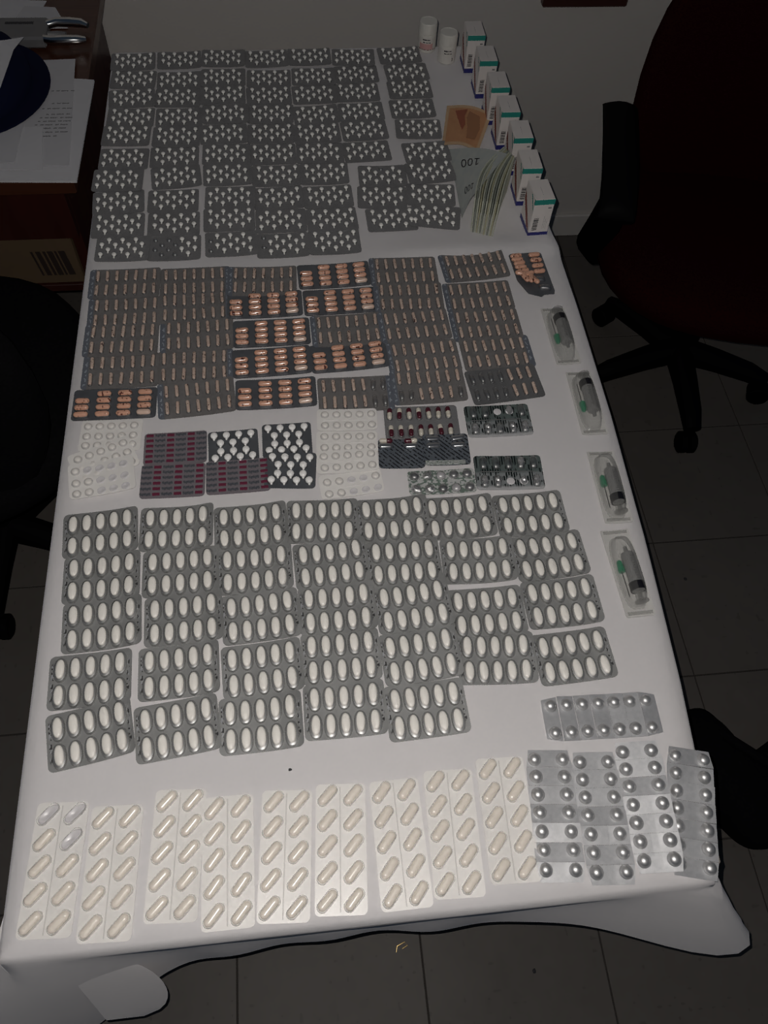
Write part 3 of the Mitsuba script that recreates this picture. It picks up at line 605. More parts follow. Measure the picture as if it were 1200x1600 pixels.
# two-coloured capsules
k, p, W, a = one_pack('X', 'two_tone_capsule_pack', 'dark pack of maroon and ivory two-tone capsules beside the white strips', 0, 'foil_dark', None, size=(0.1015, 0.0600))
half_lo, half_hi = rod(0.0120, 0.0032, 12, 4), rod(0.0098, 0.0034, 12, 4)
lo_ply, hi_ply = mikit.ply(move(half_lo, 0, -0.0027), None, 50), mikit.ply(move(half_hi, 0, 0.0044), None, 50)
for j, (cx, cy, code) in enumerate([(-43 + 13.45 * i, 15.5, 'DWDWDDD'[i]) for i in range(7)] + [(-43 + 13.5 * i, -13.5, 'WWWDDWD'[i]) for i in range(7)]):
    w = p.at(W, 0, cx / 1000, cy / 1000, rng.uniform(-5, 5)); c1 = reuse(k, 'capsule', lo_ply, 'capsule_ivory' if code == 'D' else 'capsule_maroon', w)
    reuse(c1, 'cap', hi_ply, 'capsule_maroon' if code == 'D' else 'capsule_ivory', w)
add(k + '__film', mikit.ply(join(*[move(rod_skirt(0.0178, 0.0036, 0.0028, 0.0012), x / 1000, y / 1000, 0.0008) for x, y in [(-43 + 13.45 * i, 15.5) for i in range(7)] + [(-43 + 13.5 * i, -13.5) for i in range(7)]]), None, 40), 'clear_film', W)

# two packs lying foil side up over it
cap_pocket2 = mikit.ply(rod(0.019, 0.0042, 12, 3, 0.6), None, 40)
glossy = plain('pocket_chrome', (0.55, 0.56, 0.57), 0.22, metal=0.9)
k, p, W, a = one_pack('Y1', 'striped_foil_pack', 'dark foil-backed pack with slanting imprint, two capsules showing along its far edge', 4, 'foil_stripe', 'foil-backed packs with slanting imprint', 0.002, size=(0.0610, 0.0470))
for cx, c1, c2 in ((-0.0205, 'capsule_ivory', 'capsule_maroon'), (0.0130, 'capsule_maroon', 'capsule_ivory')):
    w = p.at(W, 0, cx, 0.0185, -90); c0 = reuse(k, 'capsule', lo_ply, c1, w); reuse(c0, 'cap', hi_ply, c2, w)
    reuse(k, 'pocket', cap_pocket2, 'pocket_chrome', p.at(W, 0, cx, 0.0112, 90))
k, p, W, a = one_pack('Y2', 'striped_foil_pack', 'foil-backed pack with slanting imprint and four shiny pockets, beside the emptied packs', 6, 'foil_stripe', 'foil-backed packs with slanting imprint', 0.002, size=(0.0610, 0.0500))
for cx in (-0.0170, 0.0170):
    for cy in (0.0170, 0.0055): reuse(k, 'pocket', cap_pocket2, 'pocket_chrome', p.at(W, 0, cx, cy, 90 + rng.uniform(-5, 5)))
part(k, 'edge_strip', box(-0.0295, 0.0295, -0.0245, -0.0175, 0.0, 0.0012, 0.0003), 'foil_opened', w=p.at(W, 0, 0, 0))

# mostly emptied packs with torn foil
bigpit = mikit.ply(dome(0.0068, 0.0066, [(1, 0.0), (0.97, 0.0015), (0.88, 0.0034), (0.7, 0.0048), (0.4, 0.0056), (0.05, 0.0058)], 2, 22), None, 40)
pill_flat = mikit.ply(dome(0.0055, 0.0055, [(0.95, 0.0002), (1, 0.0008), (0.9, 0.0014), (0.4, 0.0018), (0.02, 0.0018)], 2, 20, True), None, 40)
def crumpled(seed):      # foil pushed up out of a pocket
    g = np.random.default_rng(seed); m = trimesh.creation.icosphere(1, 1.0); m.vertices = m.vertices * [0.0042, 0.0062, 0.0030] * (0.7 + 0.6 * g.random((len(m.vertices), 1))) + [0, 0, 0.0030]; return mikit.ply(m)
crumple = [crumpled(3), crumpled(4)]
k, p, W, a = one_pack('Z1', 'emptied_pack', 'emptied clear pack of ten round pockets with torn foil, at the table middle', 2, 'foil_opened', 'emptied packs', 0.002, size=(0.0880, 0.0370))
for j, (cx, cy) in enumerate([(-35 + 17.3 * i, 9.5) for i in range(5)] + [(-34.5 + 17.4 * i, -10.8) for i in range(5)]):
    reuse(k, 'pocket', bigpit, 'clear_film', p.at(W, 0, cx / 1000, cy / 1000))
    if j in (3, 4, 9): reuse(k, 'hole', pill_flat, 'foil_dark', p.at(W, 0, cx / 1000, cy / 1000))
    elif j in (1, 5, 6): reuse(k, 'torn_foil', crumple[j % 2], 'silver_dome', p.at(W, 0, cx / 1000, cy / 1000 - 0.001, rng.uniform(-60, 60)))
    else: reuse(k, 'hole', pill_flat, 'pit_mat' if j in (2, 8) else 'foil_grey', p.at(W, 0, cx / 1000, cy / 1000))
slot = mikit.ply(dome(0.0056, 0.0100, [(1, 0.0), (0.95, 0.0014), (0.85, 0.0032), (0.6, 0.0045), (0.3, 0.0050), (0.05, 0.0051)], 3, 22), None, 35)
strip_line = mikit.ply(box(-0.038, 0.034, -0.0005, 0.0005, 0, 0.0012, 0.0003))
for key, lb, ys, y0, white in (('Z3', 'green-black foil pack of ten pockets, the farther of two, touching the emptied capsule pack', (15.0, -13.0), 1.5, (2, 3)), ('Z2', 'green-black foil pack with open pockets, the nearer of two, above the oblong tablets', (14.7, -14.0), 1.5, (7, 8))):
    k, p, W, a = one_pack(key, 'green_foil_pack', lb, 1, 'foil_green', 'green-black foil packs', 0.0015, size=(0.0900, 0.0535))
    reuse(k, 'ridge', strip_line, 'foil_grey', p.at(W, 0, 0, y0 / 1000))
    for j, (cx, cy) in enumerate([(-32.5 + 16.8 * i, ys[0]) for i in range(5)] + [(-33.5 + 17.2 * i, ys[1]) for i in range(5)]):
        w = p.at(W, 0, cx / 1000, cy / 1000, rng.uniform(-6, 6))
        if j in white: reuse(k, 'hole', pill_flat, 'pit_mat', w)
        else: reuse(k, 'pocket', slot, 'clear_film', w)
        if j in (5, 6, 8, 9, 3): reuse(k, 'torn_foil', crumple[j % 2], 'silver_dome', w)

# the pack at the end of the capsule rows: its capsules shaken loose at the torn corner
x, y, a, w_, h_ = uniq('D')
k = thing('spilled_capsule_pack', 'torn dark pack of jumbled orange capsules at the end of the capsule rows', 'blister pack')
W = where(x, y, a, 4)
po = [(-0.0262, -0.012), (-0.016, -0.041), (0.003, -0.050), (0.008, -0.046), (0.024, -0.046), (0.0265, -0.040), (0.0265, 0.044), (0.023, 0.0475), (-0.023, 0.0475), (-0.0265, 0.044)]
from shapely.geometry import Polygon
part(k, 'backing', trimesh.creation.extrude_polygon(Polygon(po), 0.0007, engine='earcut'), 'foil_slate', False, W)
for cx, cy, ang in [(-16.5, 39, 90), (-16.5, 31, 84), (-15, 22.5, 95), (-15, 14, 86), (-13, 5.5, 98), (-19, -3, 70), (-8, -5, 100), (-15, -13, 20), (-6, -15, -10), (0, -16, 30), (13, 38.5, 90), (13, 26.5, 88), (12.5, 14, 92), (12, 1.5, 90)]:
    reuse(k, 'capsule', or_mesh, 'capsule_orange', W @ T().translate([cx / 1000, cy / 1000, 0.0008 + (0.003 if cy < -2 and cx < 0 else 0)]).rotate([0, 0, 1], ang))
reuse(k, 'pocket', slot, 'clear_film', W @ T().translate([0.013, -0.032, 0.0008]).rotate([0, 0, 1], 75))
reuse(k, 'pocket', slot, 'clear_film', W @ T().translate([0.008, -0.014, 0.0008]).rotate([0, 0, 1], 85))

# ------------------------------------------------------------------ syringes sealed in their wrappers
def syringe_pack(label, x, y, a, turn, w=0.037, h=0.112):
    k = thing('syringe_package', label, 'syringe', 'wrapped syringes along the open table edge'); W = where(x, y, a, 0)
    m, uv = plate(w, h, 0.002, 0.0008, lambda q: 0.0015 * (q / (w / 2)) ** 2); part(k, 'paper_backing', m, 'pouch_paper', w=W, uv=uv)
    o = outline(0.0135, 0.047, 3.2, 36)
    part(k, 'clear_tray', loft([o * [s, s2, 0] + [0, -0.001, z] for s, s2, z in ((1.18, 1.05, 0.0009), (1.02, 1.0, 0.003), (0.97, 0.98, 0.012), (0.85, 0.93, 0.0165), (0.45, 0.75, 0.0185), (0.03, 0.1, 0.019))], False, True), 'clear_wrap', 40, W)
    for s in (1, -1): part(k, 'crimped_edge', box(-w / 2 + 0.003, w / 2 - 0.003, s * (h / 2 - 0.0045) - 0.0022, s * (h / 2 - 0.0045) + 0.0022, 0.0024, 0.0031, 0.0003), 'clear_wrap', 30, W)
    V = W @ T().translate([0.003, 0, 0.0098]).rotate([0, 0, 1], turn).rotate([1, 0, 0], 90)       # the syringe lies along z of this frame
    s = part(k, 'syringe', lathe([(0.0001, -0.030), (0.0075, -0.030), (0.0082, -0.029), (0.0082, 0.019), (0.0075, 0.021), (0.0028, 0.022), (0.0024, 0.030), (0.0001, 0.030)], 24), 'barrel_mat', 40, V)
    part(s, 'stopper', lathe([(0.0001, -0.0295), (0.0092, -0.0300), (0.0092, -0.0195), (0.0001, -0.0195)], 24), 'stopper_mat', 40, V)
    part(s, 'plunger', join(box(-0.0006, 0.0006, -0.006, 0.006, -0.043, -0.030), box(-0.006, 0.006, -0.0006, 0.0006, -0.043, -0.030), move(lathe([(0.0001, 0), (0.0085, 0), (0.0085, 0.0016), (0.0001, 0.0016)], 20), 0, 0, -0.0445)), 'clear_wrap', 30, V)
    part(s, 'scale_mark', join(*[box(-0.0045 if i % 5 == 0 else -0.0025, 0.001, 0.0083, 0.0085, 0.014 - 0.0034 * i, 0.0145 - 0.0034 * i) for i in range(11)]), 'ink_mat', False, V)
    N = W @ T().translate([-0.0085, 0.004, 0.0065]).rotate([0, 0, 1], turn).rotate([1, 0, 0], 90)
    if abs(turn) > 90: N = W @ T().translate([-0.0085, -0.010, 0.0065]).rotate([0, 0, 1], turn).rotate([1, 0, 0], 90)
    hb = part(k, 'needle_hub', lathe([(0.0001, 0.009), (0.0030, 0.009), (0.0034, 0.011), (0.0022, 0.022), (0.0012, 0.024), (0.0001, 0.024)][::-1] and [(0.0001, 0.008), (0.0040, 0.008), (0.0042, 0.012), (0.0032, 0.022), (0.0012, 0.024), (0.0001, 0.024)], 18), 'green_hub', 40, N)
    part(hb, 'needle', lathe([(0.0001, -0.026), (0.0006, -0.025), (0.0006, 0.009), (0.0001, 0.009)], 8), 'needle_mat', 40, N)
# turn 0: the nozzle points to the near edge; 180: to the wall
syringe_pack('wrapped syringe farthest from the viewer, dark stopper end toward the wall', 0.3835, 0.8021, 0.5, 0)
syringe_pack('wrapped syringe second from the wall, dark stopper end toward the wall', 0.3929, 0.6750, -0.7, 0)
syringe_pack('wrapped syringe third from the wall, green needle hub toward the wall', 0.3905, 0.5348, -1.1, 180)
syringe_pack('wrapped syringe nearest the viewer, beside the oblong tablets', 0.3815, 0.4094, 1.6, 180, h=0.120)

# ------------------------------------------------------------------ medicine cartons, bottles, money
def carton(label, x, y, rz):
    k = thing('medicine_carton', label, 'medicine box', 'row of medicine cartons along the table edge'); w, d, h = 0.0320, 0.0490, 0.0695
    W = T().translate([x, y, TOP + 0.0003]).rotate([0, 0, 1], rz)        # origin: near corner on the desk side
    body = part(k, 'box_body', box(0, w, 0, d, 0, h, 0.0006), 'carton_mat', False, W)
    e = 0.0003
    part(k, 'top_flap', box(0.0006, w - 0.0006, -0.0001, d - 0.001, h, h + 0.0006, 0.0002), 'carton_mat', False, W)
    part(k, 'teal_band', join(box(-e, w + e, -e, 0.0, h - 0.0092, h - 0.0002), box(-e, 0, 0, 0.003, h - 0.0092, h - 0.0002)), 'carton_teal', False, W)
    part(k, 'blue_base', join(box(-e, w + e, -e, 0, 0, 0.0082), box(-e, 0, 0, d, 0, 0.0082), box(w, w + e, 0, d, 0, 0.0082)), 'carton_blue', False, W)
    part(k, 'red_stripe', M([(-e, 0.003, 0.0095), (-e, 0.016, 0.0095), (-e, 0.046, 0.040), (-e, 0.046, 0.053), (0, 0.003, 0.0095), (0, 0.016, 0.0095), (0, 0.046, 0.040), (0, 0.046, 0.053)], [[0, 2, 1], [0, 3, 2], [4, 5, 6], [4, 6, 7], [0, 1, 5], [0, 5, 4], [3, 7, 6], [3, 6, 2]]), 'carton_red', False, W)
    part(k, 'teal_stripe', M([(-e, 0.001, 0.049), (-e, 0.004, 0.049), (-e, 0.020, 0.0675), (-e, 0.017, 0.0675), (0, 0.001, 0.049), (0, 0.004, 0.049), (0, 0.020, 0.0675), (0, 0.017, 0.0675)], [[0, 2, 1], [0, 3, 2], [4, 5, 6], [4, 6, 7]]), 'carton_teal', False, W)
    ys, z = [], 0.0125
    for t in (2.2, 0.7, 1.4, 0.8, 2.4, 0.9, 0.6, 1.8, 0.7, 1.1, 2.6, 0.8, 0.7): ys.append(box(0.0042, 0.0122, -e, 0, z, z + t * 0.0007)); z += t * 0.0007 + 0.0009
    part(k, 'barcode', join(*ys), 'ink_mat', False, W)
    for i in range(3): part(k, 'print_line', box(0.0205 + 0.0026 * i, 0.0212 + 0.0026 * i, -e, 0, 0.014 + 0.002 * (i % 2), 0.038 - 0.005 * (i % 3)), 'pale_print', False, W)
    part(k, 'corner_mark', box(0.0235, 0.0285, -e, 0, 0.0525, 0.0550), 'faint_ink', False, W)
    part(k, 'top_line', box(0.0145, 0.0152, 0.010, 0.030, h + 0.0006, h + 0.0007), 'pale_print', False, W)
rows = [(0.3440, 1.484, 0.3), (0.3525, 1.4010, 0.2), (0.3595, 1.3190, 0.6), (0.3645, 1.2475, 0.5), (0.3725, 1.1760, 0.0), (0.3720, 1.0970, 0.0), (0.3765, 1.0200, 3.0)]
for i, (x, y, rz) in enumerate(rows):
    carton(['white medicine carton with teal band, closest to the wall in its row', 'white medicine carton second from the wall in the row', 'white medicine carton third from the wall, level with the orange banknote', 'white medicine carton in the middle of the row of seven', 'white medicine carton third from the near end of the row, behind the banknotes', 'white medicine carton second from the near end, beside the folded banknotes', 'white medicine carton at the near end of the row, its barcode in full view'][i], x, y, rz)

def bottle(label, x, y, rz, red):
    k = thing('pill_bottle', label, 'bottle', 'white plastic bottles by the wall'); W = T().translate([x, y, TOP]).rotate([0, 0, 1], rz).scale([1, 1, 0.77])
    part(k, 'body', lathe([(0.0001, 0), (0.0158, 0), (0.0172, 0.0015), (0.0172, 0.040), (0.0164, 0.0428), (0.0145, 0.0440), (0.0001, 0.0440)]), 'bottle_mat', 40, W)
    t = np.arange(40) * 2 * PI / 40
    rr = 0.0172 + 0.0004 * (np.arange(40) % 2)
    part(k, 'cap', loft([np.stack([r * np.cos(t), r * np.sin(t), 0 * t + z], 1) for r, z in ((rr, 0.0445), (rr, 0.0665), (0.93 * rr, 0.0690), (0.80 * rr, 0.0692), (0.78 * rr, 0.0685), (0.01 * rr, 0.0685))]), 'bottle_mat', 30, W)
    lab = part(k, 'label', lathe([(0.01725, 0.005), (0.01745, 0.0052), (0.01745, 0.0375), (0.01725, 0.0377)], 32), 'bottle_label', 40, W)
    def arc(a0, a1, z0, z1):
        aa = np.radians(np.linspace(a0, a1, 8)); r = 0.0176
        v = [(r * math.cos(q), r * math.sin(q), z) for z in (z0, z1) for q in aa]; f = []
        for i in range(7): f += [[i, i + 1, i + 9], [i, i + 9, i + 8]]
        return M(v, f)
    lines = [arc(-128, -104, 0.0315, 0.0345), arc(-102, -96, 0.0315, 0.0340), arc(-94, -80, 0.0317, 0.0337), arc(-125, -112, 0.0255, 0.0278), arc(-108, -92, 0.0258, 0.0275), arc(-90, -74, 0.0256, 0.0273)]
    part(lab, 'printed_line', join(*lines), 'ink_mat', 40, W)
    if red:
        part(lab, 'red_stripe', arc(-165, -35, 0.0080, 0.0098), 'label_red', 40, W); part(lab, 'pink_panel', arc(-150, -60, 0.0100, 0.0235), 'label_pink', 40, W)
    else: part(lab, 'mark', arc(-72, -67, 0.008, 0.0155), 'ink_mat', 40, W)
bottle('white pill bottle with a dark red stripe on its label, farther from the cartons', 0.2825, 1.5690, 0, True)
bottle('white pill bottle with a plain label, next to the first carton', 0.3160, 1.5295, 8, False)

def note_sheet(free_a, free_b, spine_a, spine_b, lift, n=12, m=4, thick=(0, 0, 0.00015)):
    """A banknote bent between its free edge and its folded edge, with a hair of thickness."""
    A, B_, S, E = (np.array(p) for p in (free_a, free_b, spine_a, spine_b)); v, uv, f = [], [], []
    for i in range(n + 1):
        u = i / n
        for j in range(m + 1):
            s = j / m; p = (A + (B_ - A) * s) * (1 - u) + (S + (E - S) * s) * u
            v.append(p + [0, 0, lift * math.sin(PI * u) * (0.7 + 0.3 * u)]); uv.append((u, s))
    for i in range(n):
        for j in range(m):
            a = i * (m + 1) + j; f += [[a, a + m + 1, a + m + 2], [a, a + m + 2, a + 1]]
    top = np.array(v); N = len(top); w = m + 1
    rim = [i * w for i in range(n + 1)] + [n * w + j for j in range(1, w)] + [i * w + m for i in range(n - 1, -1, -1)] + list(range(m - 1, 0, -1))
    wall = [q for a, c in zip(rim, rim[1:] + rim[:1]) for q in ((a, a + N, c + N), (a, c + N, c))]
    f = np.array(f)
    return M(np.vstack([top, top - thick]), np.vstack([f, f[:, ::-1] + N, np.array(wall)])), np.vstack([uv, uv])
z0 = TOP + 0.0005
m_, uv_ = note_sheet((0.296, 1.378, z0 + 0.001), (0.270, 1.262, z0 + 0.0005), (0.372, 1.338, z0 + 0.008), (0.326, 1.222, z0 + 0.012), 0.010)
k = thing('orange_banknote', 'single orange banknote on the cloth, behind the folded banknotes', 'banknote')
add(k + '__note', mikit.ply(m_, None, False, uv_), 'note_orange')
def blob(pts, zz=0.0105):
    def zat(px, py):
        i = np.argmin((m_.vertices[:65, 0] - px) ** 2 + (m_.vertices[:65, 1] - py) ** 2); return m_.vertices[i, 2]
    P = np.array([(a, b) for a, b in pts]); c = P.mean(0)
    v = [(a, b, zat(a, b) + 0.0016) for a, b in P] + [(c[0], c[1], zat(*c) + 0.0016)]; n = len(P)
    return M(v, [[n, i, (i + 1) % n] for i in range(n)])
part(k, 'rust_patch', blob([(0.307, 1.352), (0.328, 1.345), (0.319, 1.325), (0.316, 1.300), (0.308, 1.285), (0.307, 1.318)]), 'note_rust', False)
part(k, 'figure', blob([(0.330, 1.338), (0.346, 1.322), (0.340, 1.285), (0.326, 1.255), (0.311, 1.258), (0.318, 1.290), (0.322, 1.320)]), 'note_brown', False)
# the folded bundle stands on its edge, folds toward the cartons, its free ends toward the viewer
A0, B0, D0, C0 = np.array((0.281, 1.250, z0 + 0.001)), np.array((0.276, 1.068, z0 + 0.001)), np.array((0.352, 1.135, z0 + 0.070)), np.array((0.284, 1.048, z0 + 0.060))
ms, uvs = note_sheet(A0, B0, D0, C0, 0.008, 14, 8)
k = thing('banknote', 'pale blue banknote lying open across the folded bundle, its 100 upside down', 'banknote', 'folded banknotes in the bundle')
add(k + '__note', mikit.ply(ms, None, False, uvs), 'note_blue')
def on_note(text, u0, s0, size):
    m = meshkit.text_mesh(text, 1.0, 0.05); m = m.subdivide_to_size(0.35); q = m.vertices
    u, s = u0 - size * q[:, 0] * 0.78, s0 + size * q[:, 1] * 0.62
    p = (A0 + (B0 - A0) * s[:, None]) * (1 - u[:, None]) + (D0 + (C0 - D0) * s[:, None]) * u[:, None]
    p[:, 2] += 0.008 * np.sin(PI * u) * (0.7 + 0.3 * u) + 0.0006 + 0.004 * q[:, 2]
    return M(p, m.faces)
part(k, 'numeral', on_note('100', 0.60, 0.20, 0.20), 'ink_mat', False)
part(k, 'numeral', on_note('100', 0.60, 0.66, 0.17), 'ink_mat', False)
NN = 14
for i in range(1, NN):
    t = i / (NN - 1)
    F0 = np.array((0.283 + 0.034 * t, 1.040 - 0.018 * t - 0.0012 * (i % 3), z0)); K0 = np.array((0.350 + 0.012 * t, 1.165 - 0.030 * t, z0))
    up = lambda e, lean: (e[0] + lean, e[1] + 0.002, e[2] + 0.064 - 0.0015 * (i % 3))
    ms, uvs = note_sheet(F0, up(F0, -0.002 + 0.004 * t), K0, up(K0, 0.002), 0.0, 10, 3, (-0.0021, 0.0005, 0))
    sw = np.sin(PI * uvs[:, 0]); ms.vertices[:, 0] -= 0.012 * (1 - t) * sw; ms.vertices[:, 1] += 0.006 * sw
    kk = thing('banknote', f'folded banknote standing on edge, {ORD[i]} in the bundle counted from the pale blue note', 'banknote', 'folded banknotes in the bundle')
    add(kk + '__note', mikit.ply(ms, None, False, uvs), ('note_olive', 'note_green', 'note_dark', 'note_green')[i % 4])

# ------------------------------------------------------------------ the desk and what lies on it
d = thing('desk', 'dark red-brown wooden desk beside the cloth-covered table', 'desk')
part(d, 'desktop', box(-1.30, -0.357, 1.195, 1.88, 0.722, 0.750, 0.003), 'wood_mat')
part(d, 'front_panel', box(-1.28, -0.384, 1.212, 1.230, 0.618, 0.722, 0.001), 'redwood_mat')
part(d, 'side_panel', box(-0.402, -0.384, 1.230, 1.86, 0.0, 0.722, 0.001), 'redwood_mat')
part(d, 'side_panel', box(-1.28, -1.262, 1.230, 1.86, 0.0, 0.722, 0.001), 'redwood_mat')
part(d, 'shelf', box(-1.262, -0.402, 1.230, 1.86, 0.478, 0.494, 0.001), 'redwood_mat')
part(d, 'back_panel', box(-1.262, -0.402, 1.845, 1.86, 0.05, 0.722), 'redwood_mat')
part(d, 'plinth', box(-1.262, -0.402, 1.215, 1.235, 0.0, 0.052, 0.001), 'redwood_mat')
k = thing('cardboard_box', 'brown cardboard box with dark printed stripes on the shelf under the desktop', 'box')
part(k, 'carton', box(-0.700, -0.408, 1.235, 1.50, 0.4945, 0.612, 0.002), 'card_mat', False)
part(k, 'flap', box(-0.698, -0.410, 1.2335, 1.345, 0.612, 0.6145, 0.0006), 'card_mat', False)
st = []
for i, (x, w) in enumerate([(-0.482, 0.004), (-0.473, 0.009), (-0.460, 0.005), (-0.452, 0.010), (-0.439, 0.004), (-0.432, 0.012)]):
    st.append(M([(x, 1.2345, 0.515), (x + w, 1.2345, 0.515), (x + w - 0.006, 1.2345, 0.572), (x - 0.006, 1.2345, 0.572)], [[0, 1, 2], [0, 2, 3]]))
for m in st: part(k, 'printed_stripe', m, 'card_print', False)
DT = 0.7505
def sheet(label, pts, z, mt='paper_mat', thick=0.0004, group='papers on the desk', curl=0.0):
    k = thing('paper_sheet', label, 'paper', group)
    part(k, 'page', trimesh.creation.extrude_polygon(Polygon(pts), thick, engine='earcut'), mt, False, T().translate([0, 0, z])); return k
sheet('thick white paper pile overhanging the desk corner beside the table', [(-0.700, 1.205), (-0.349, 1.187), (-0.344, 1.474), (-0.368, 1.478), (-0.70, 1.50)], DT, 'paper_mat', 0.004)
k = sheet('printed white sheet with lines of faint text, right of the blue cap', [(-0.66, 1.24), (-0.364, 1.224), (-0.383, 1.540), (-0.66, 1.525)], DT + 0.0045, 'paper_grey', 0.0012)
for i, (x0, x1, y) in enumerate([(-0.415, -0.378, 1.438), (-0.410, -0.376, 1.400), (-0.425, -0.374, 1.385), (-0.416, -0.374, 1.368), (-0.426, -0.373, 1.358), (-0.428, -0.376, 1.348), (-0.432, -0.373, 1.338), (-0.434, -0.380, 1.328), (-0.430, -0.375, 1.317), (-0.432, -0.392, 1.306)]):
    part(k, 'printed_line', join(*[box(a, a + 0.004 + 0.002 * (q % 3), y - 0.0014, y + 0.0014, 0, 0.0001) for q, a in enumerate(np.arange(x0, x1, 0.0085))]), 'faint_ink', False, T().translate([0, 0, DT + 0.0058]))
sheet('white sheet under the cap, its near edge above the desk front', [(-0.66, 1.222), (-0.405, 1.214), (-0.418, 1.33), (-0.66, 1.34)], DT + 0.0062, 'paper_mat', 0.0009)
sheet('topmost white sheet nearest the desk front, partly out of view', [(-0.68, 1.228), (-0.452, 1.232), (-0.450, 1.34), (-0.68, 1.36)], DT + 0.0076, 'paper_grey', 0.0009)
sheet('white sheet farthest back on the desk', [(-0.66, 1.66), (-0.478, 1.656), (-0.460, 1.755), (-0.66, 1.77)], DT, 'paper_mat', 0.0012)
sheet('grey sheet between the chrome-handled tool and the desk back', [(-0.52, 1.650), (-0.408, 1.652), (-0.440, 1.728), (-0.50, 1.734)], DT + 0.0014, 'paper_grey', 0.0009)
k = thing('folded_paper', 'narrow folded white paper standing askew on the navy cap', 'paper')
pp = np.array([(-0.463, 1.328, 0.829), (-0.454, 1.434, 0.833), (-0.446, 1.485, 0.826), (-0.473, 1.457, 0.836), (-0.490, 1.452, 0.838), (-0.560, 1.400, 0.838)])
ff = np.array([[5, 0, 1], [5, 1, 3], [1, 2, 3], [5, 3, 4]])
part(k, 'page', M(np.vstack([pp, pp - [0, 0, 0.0006]]), np.vstack([ff, ff[:, ::-1] + 6])), 'paper_mat', False)
# the navy cap: a domed crown on a curved brim
k = thing('cap', 'navy blue cap lying on the papers of the desk', 'cap')
cx, cy = -0.545, 1.445
part(k, 'crown', move(dome(0.098, 0.120, [(0.98, 0.0), (1.0, 0.012), (0.97, 0.030), (0.88, 0.050), (0.68, 0.066), (0.4, 0.074), (0.05, 0.076)], 2.1, 40, True), cx, cy, DT + 0.0095), 'navy_mat', 50)
brim = [outline(0.128, 0.150, 2.0, 44) * [s, s, 1] + [0, 0, z] for s, z in ((0.72, 0.0005), (1.0, 0.0), (1.0, 0.003), (0.72, 0.0045))]
part(k, 'brim', move(loft(brim, False, False), cx, cy, DT + 0.0090), 'navy_mat', 40)
# two-handled paper punch with chrome handles
k = thing('hole_punch', 'grey metal hand punch with two chrome handles lying across the desk', 'hole punch')
part(k, 'body', box(-0.570, -0.438, 1.578, 1.652, DT + 0.003, DT + 0.024, 0.004), 'grey_metal')
part(k, 'slot', box(-0.515, -0.463, 1.626, 1.633, DT + 0.0235, DT + 0.0246), 'ink_mat', False)
for s, nm in ((1, 'handle'), (-1, 'handle')):
    y = 1.612 + s * 0.0
    pts = [(-0.448, 1.612 + s * 0.022, DT + 0.016), (-0.425, 1.612 + s * 0.032, DT + 0.018), (-0.400, 1.612 + s * 0.031, DT + 0.018), (-0.378, 1.612 + s * 0.029, DT + 0.017), (-0.366, 1.612 + s * 0.024, DT + 0.015)]
    part(k, nm, tube(pts, [0.007, 0.008, 0.0085, 0.008, 0.005], 14), 'chrome', 50)
part(k, 'spring', tube([(-0.44, 1.612, DT + 0.012), (-0.42, 1.614, DT + 0.012), (-0.405, 1.610, DT + 0.012)], 0.005, 8), 'grey_metal')

# ------------------------------------------------------------------ framed picture low on the wall
k = thing('picture_frame', 'dark red-brown picture frame hanging on the wall behind the chair', 'picture frame')
fx0, fx1, fz0, fz1 = 0.600, 0.800, 0.664, 0.930
for b in (box(fx0, fx1, 1.885, WALL - 0.0005, fz0, fz0 + 0.022, 0.003), box(fx0, fx1, 1.885, WALL - 0.0005, fz1 - 0.022, fz1, 0.003), box(fx0, fx0 + 0.022, 1.885, WALL - 0.0005, fz0 + 0.022, fz1 - 0.022, 0.003), box(fx1 - 0.022, fx1, 1.885, WALL - 0.0005, fz0 + 0.022, fz1 - 0.022, 0.003)):
    part(k, 'moulding', b, 'frame_mat', False)
part(k, 'picture', box(fx0 + 0.022, fx1 - 0.022, 1.897, 1.905, fz0 + 0.022, fz1 - 0.022), 'picture_mat', False)

